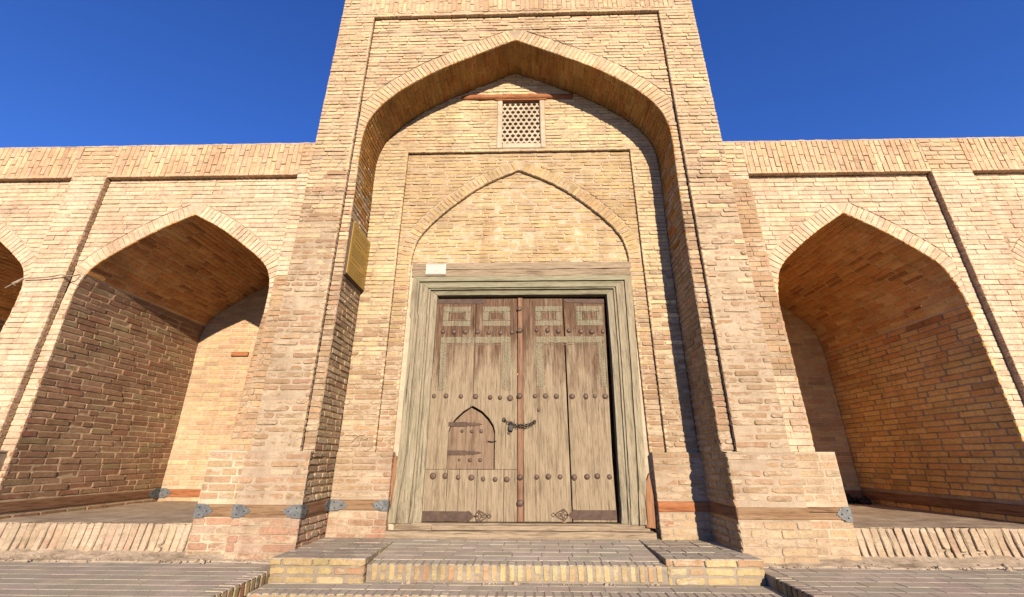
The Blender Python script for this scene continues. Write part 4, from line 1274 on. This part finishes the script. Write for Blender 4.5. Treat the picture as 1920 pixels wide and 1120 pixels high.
# chain and padlock
bm = bmesh.new()
def chain(bm, a, c, sag, n):
    a, c = Vector(a), Vector(c)
    pts = [a.lerp(c, i / n) + Vector((0, -.022 * math.sin(math.pi * i / n), -sag * 4 * (i / n) * (1 - i / n))) for i in range(n + 1)]
    for i in range(n):
        p, q = pts[i], pts[i + 1]
        t = (q - p).normalized()
        up = Vector((0, -1, .2)) if i % 2 else Vector((0, .2, 1))
        s = (up - t * up.dot(t)).normalized()
        m = (p + q) / 2
        L = (q - p).length * .62
        loop = [m + t * (math.cos(k * math.pi / 4) * L) + s * (math.sin(k * math.pi / 4) * .011) for k in range(8)]
        tube(bm, loop + [loop[0], loop[1]], .0035, 5)
chain(bm, (-.155, YL - .02, 1.312), (-.06, YL - .03, 1.265), .004, 5)
chain(bm, (-.06, YL - .035, 1.268), (.205, YL - .015, 1.292), .028, 12)
chain(bm, (-.05, YL - .045, 1.255), (.20, YL - .02, 1.275), .040, 12)
for x, z in ((-.155, 1.315), (.205, 1.29)):
    loop = [(x + .016 * math.cos(k * math.pi / 4), YL - .012 - .02 * math.sin(k * math.pi / 8), z + .020 * math.sin(k * math.pi / 4)) for k in range(9)]
    tube(bm, loop, .004, 5)
ch = bm_obj('lock_chain', bm, M_IRON, None, True)
tag(ch, 'short black iron chain drawn across the gate cover strip', 'chain')
pk = empty('padlock', (-.075, YL - .03, 1.19), 'black padlock hanging from the gate chain', 'padlock')
slab('padlock_body', [(-.105, 1.215), (-.095, 1.185), (-.055, 1.185), (-.045, 1.215), (-.048, 1.245), (-.06, 1.255), (-.09, 1.255), (-.102, 1.245)], YL - .052, YL - .02, M_IRON, pk, .005)
bm = bmesh.new()
tube(bm, [(-.095, YL - .036, 1.25)] + [(-.075 - .02 * math.cos(a), YL - .036, 1.268 + .022 * math.sin(a)) for a in np.linspace(0, math.pi, 8)] + [(-.055, YL - .036, 1.25)], .005, 6)
bm_obj('shackle', bm, M_IRON, pk, True)

# boards wedged beside the frame posts
w = slab('wedge_board', [(1.375, .20), (1.47, .19), (1.485, .5), (1.462, .735), (1.40, .60), (1.385, .45)], .665, .70, M_RED_WOOD_Z, None, .004)
tag(w, 'reddish pointed board wedged at the foot of the right gate post', 'board', 'boards wedged beside the gate')
w = slab('wedge_board', [(-1.415, .40), (-1.385, .37), (-1.362, .7), (-1.368, .90), (-1.398, .92), (-1.408, .7)], .655, .69, M_RED_WOOD_Z, None, .004)
tag(w, 'narrow brown board stuck beside the left gate post', 'board', 'boards wedged beside the gate')

# white card on the lintel board
card = slab('notice_card', [(-1.215, 3.165), (-.945, 3.163), (-.945, 3.318), (-1.215, 3.322)], .654, .662, M_PAPER, None, .002)
tag(card, 'small white notice fixed to the lintel of the gate', 'notice')
box('print_line', (-1.19, .6525, 3.302), (-.97, .6545, 3.308), M_PRINT, card, bevel=0)
box('print_line', (-1.19, .6525, 3.177), (-.97, .6545, 3.182), M_PRINT, card, bevel=0)
for i in range(4): box('print_line', (-1.10 + i * .012, .6525, 3.212), (-1.092 + i * .012, .6545, 3.222), M_PRINT, card, bevel=0)

# gilt plaque on the left reveal
pq = empty('gilt_plaque', (-2.02, .33, 2.93), 'golden inscribed plaque on the left reveal of the portal', 'plaque')
xq = -2.012
box('back_board', (xq - .03, .055, 2.905), (xq + .002, .645, 3.615), M_RUST, pq, bevel=.003)
box('plate', (xq + .003, .05, 2.925), (xq + .016, .625, 3.625), M_BRASS, pq, bevel=.003)
zz = 3.56
for grp in ((3, .9), (1, .95), (1, .5), (5, .85), (1, .55), (5, .8)):
    for r_ in range(grp[0]):
        yy = .09 + ru(0, .05)
        end = .59 - (1 - grp[1]) * .5 * ru(.6, 1.2)
        if grp[0] == 1:
            box('engraved_line', (xq + .0155, yy + .04, zz - .004), (xq + .0175, end, zz + .003), M_DARK, pq, bevel=0)
        else:
            V, F = [], []
            while yy < end:
                wl = ru(.02, .06)
                n0 = len(V)
                V += [(xq + .0172, yy, zz - .006), (xq + .0172, yy + wl, zz - .006), (xq + .0172, yy + wl, zz + .003), (xq + .0172, yy, zz + .003)]
                F.append((n0, n0 + 1, n0 + 2, n0 + 3))
                yy += wl + ru(.008, .02)
            mesh_obj('engraved_line', V, F, M_DARK, pq)
        zz -= .033
    zz -= .022

# ------------------------------------------------------------------ small things
# loose wire slung from the left pilaster to the far niche
bm = bmesh.new()
a, c = Vector((-5.32, .015, 2.93)), Vector((-5.86, .03, 2.87))
pts = [Vector((-5.28, .10, 2.95)), Vector((-5.31, .03, 2.90)), Vector((-5.36, .02, 2.905))] + [a.lerp(c, t) + Vector((0, -.01, -.02 * math.sin(t * math.pi))) for t in np.linspace(.15, 1, 8)] + [Vector((-5.92, .02, 2.83)), Vector((-6.0, .0, 2.74))]
tube(bm, pts, .008, 6)
tube(bm, [Vector((-5.86, .02, 2.87)), Vector((-5.88, .0, 2.82)), Vector((-5.92, -.005, 2.80)), Vector((-5.90, .01, 2.77))], [.012, .018, .017, .008], 7)
o = bm_obj('hanging_wire', bm, M_ROPE, None, True)
tag(o, 'knotted old wire slung from the pilaster between the two left niches', 'wire')
# red-brown board set in the back wall of the left niche
o = box('inset_board', (-4.675, 2.17, 2.43), (-4.40, 2.23, 2.50), M_RED_WOOD, None, bevel=.004)
tag(o, 'short red-brown board set in the back wall of the left niche', 'board')
# stick in the vault of the right niche
bm = bmesh.new()
tube(bm, [(4.93, .62, 2.62), (4.86, .50, 2.60), (4.80, .40, 2.585)], [.012, .014, .010], 6)
o = bm_obj('wooden_peg', bm, M_BEAM_Y, None, True)
tag(o, 'wooden peg sticking out of the vault of the right niche', 'peg')
# heap of black ash in the far corner of the right niche
bm = bmesh.new()
for i in range(26):
    mt = Matrix.Translation((ru(4.55, 4.99), ru(2.2, 2.46), .30 + ru(0, .04))) @ Matrix.Rotation(ru(0, 6), 4, Vector((rnd(), rnd(), rnd() + .1))) @ Matrix.Diagonal((1.6, ru(.6, 1), ru(.35, .7), 1))
    bmesh.ops.create_icosphere(bm, subdivisions=2, radius=ru(.03, .07), matrix=mt)
for v in bm.verts: v.co += Vector((0, 0, 1)) * .02 * noise.noise(v.co * 25)
o = bm_obj('ash_heap', bm, M_IRON)
tag(o, 'heap of black ash in the far corner of the right niche', 'ash', kind='stuff')
# chalk arrow scratched beside the gate
bm = bmesh.new()
YC = D - .012
for pts in ([(-1.70, 1.12), (-1.712, .965)], [(-1.79, 1.02), (-1.755, .985), (-1.713, .962), (-1.68, .985), (-1.64, 1.01)], [(-1.90, 1.06), (-1.86, 1.10), (-1.83, 1.13), (-1.80, 1.11), (-1.81, 1.05)], [(-1.79, 1.10), (-1.74, 1.09), (-1.70, 1.11)]):
    tube(bm, [(x, YC, z) for x, z in pts], .0035, 5)
bm_obj('chalk_mark', bm, M_PLASTER, portal)
# dirt banked against the foot of the walls
def skirt(x0, x1, label, y_in=.075):
    nx, ny = int((x1 - x0) / .025), 10
    V, F = [], []
    for i in range(nx + 1):
        x = x0 + (x1 - x0) * i / nx
        wd = .20 + .07 * noise.noise(Vector((x * 1.3, 0, 5)))
        for j in range(ny + 1):
            f = j / ny
            y = y_in - wd * f
            z = .010 + .065 * (1 - f) ** 1.6 * (1 + .5 * noise.noise(Vector((x * 2, 3, 1)))) + (.020 * noise.noise(Vector((x * 9, y * 12, 2))) + .010 * noise.noise(Vector((x * 30, y * 35, 2)))) * (1 - f * .6)
            if j == ny: z = -.01
            V.append((x, y, z))
    for i in range(nx):
        for j in range(ny):
            p = i * (ny + 1) + j
            F.append((p, p + 1, p + ny + 2, p + ny + 1))
    o = mesh_obj('dirt_bank', V, F, M_DIRT)
    tag(o, label, 'dirt', kind='stuff')
skirt(-7.5, -2.05, 'dusty mortar crumbs banked along the left wall foot')
skirt(2.05, 7.5, 'dusty mortar crumbs banked along the right wall foot')
bm = bmesh.new()
for i in range(420):
    s = random.choice((-1, 1))
    r = ru(.004, .012) if rnd() < .93 else ru(.015, .03)
    x, y = s * ru(2.1, 6.2), ru(-.17, .02)
    if rnd() < .12: x, y = ru(-1.2, 1.2), -.34 - ru(0, .03)
    z = .012 if abs(x) > 2 else -.078
    mt = Matrix.Translation((x, y, z + .02 * max(0, y + .1) / .1)) @ Matrix.Rotation(ru(0, 6), 4, Vector((rnd(), rnd(), rnd() + .1))) @ Matrix.Diagonal((1, ru(.6, 1), ru(.5, .9), 1))
    bmesh.ops.create_icosphere(bm, subdivisions=1, radius=r, matrix=mt)
o = bm_obj('gravel', bm, M_DIRT)
tag(o, 'loose crumbs of mortar and gravel along the wall foot', 'gravel', kind='stuff')
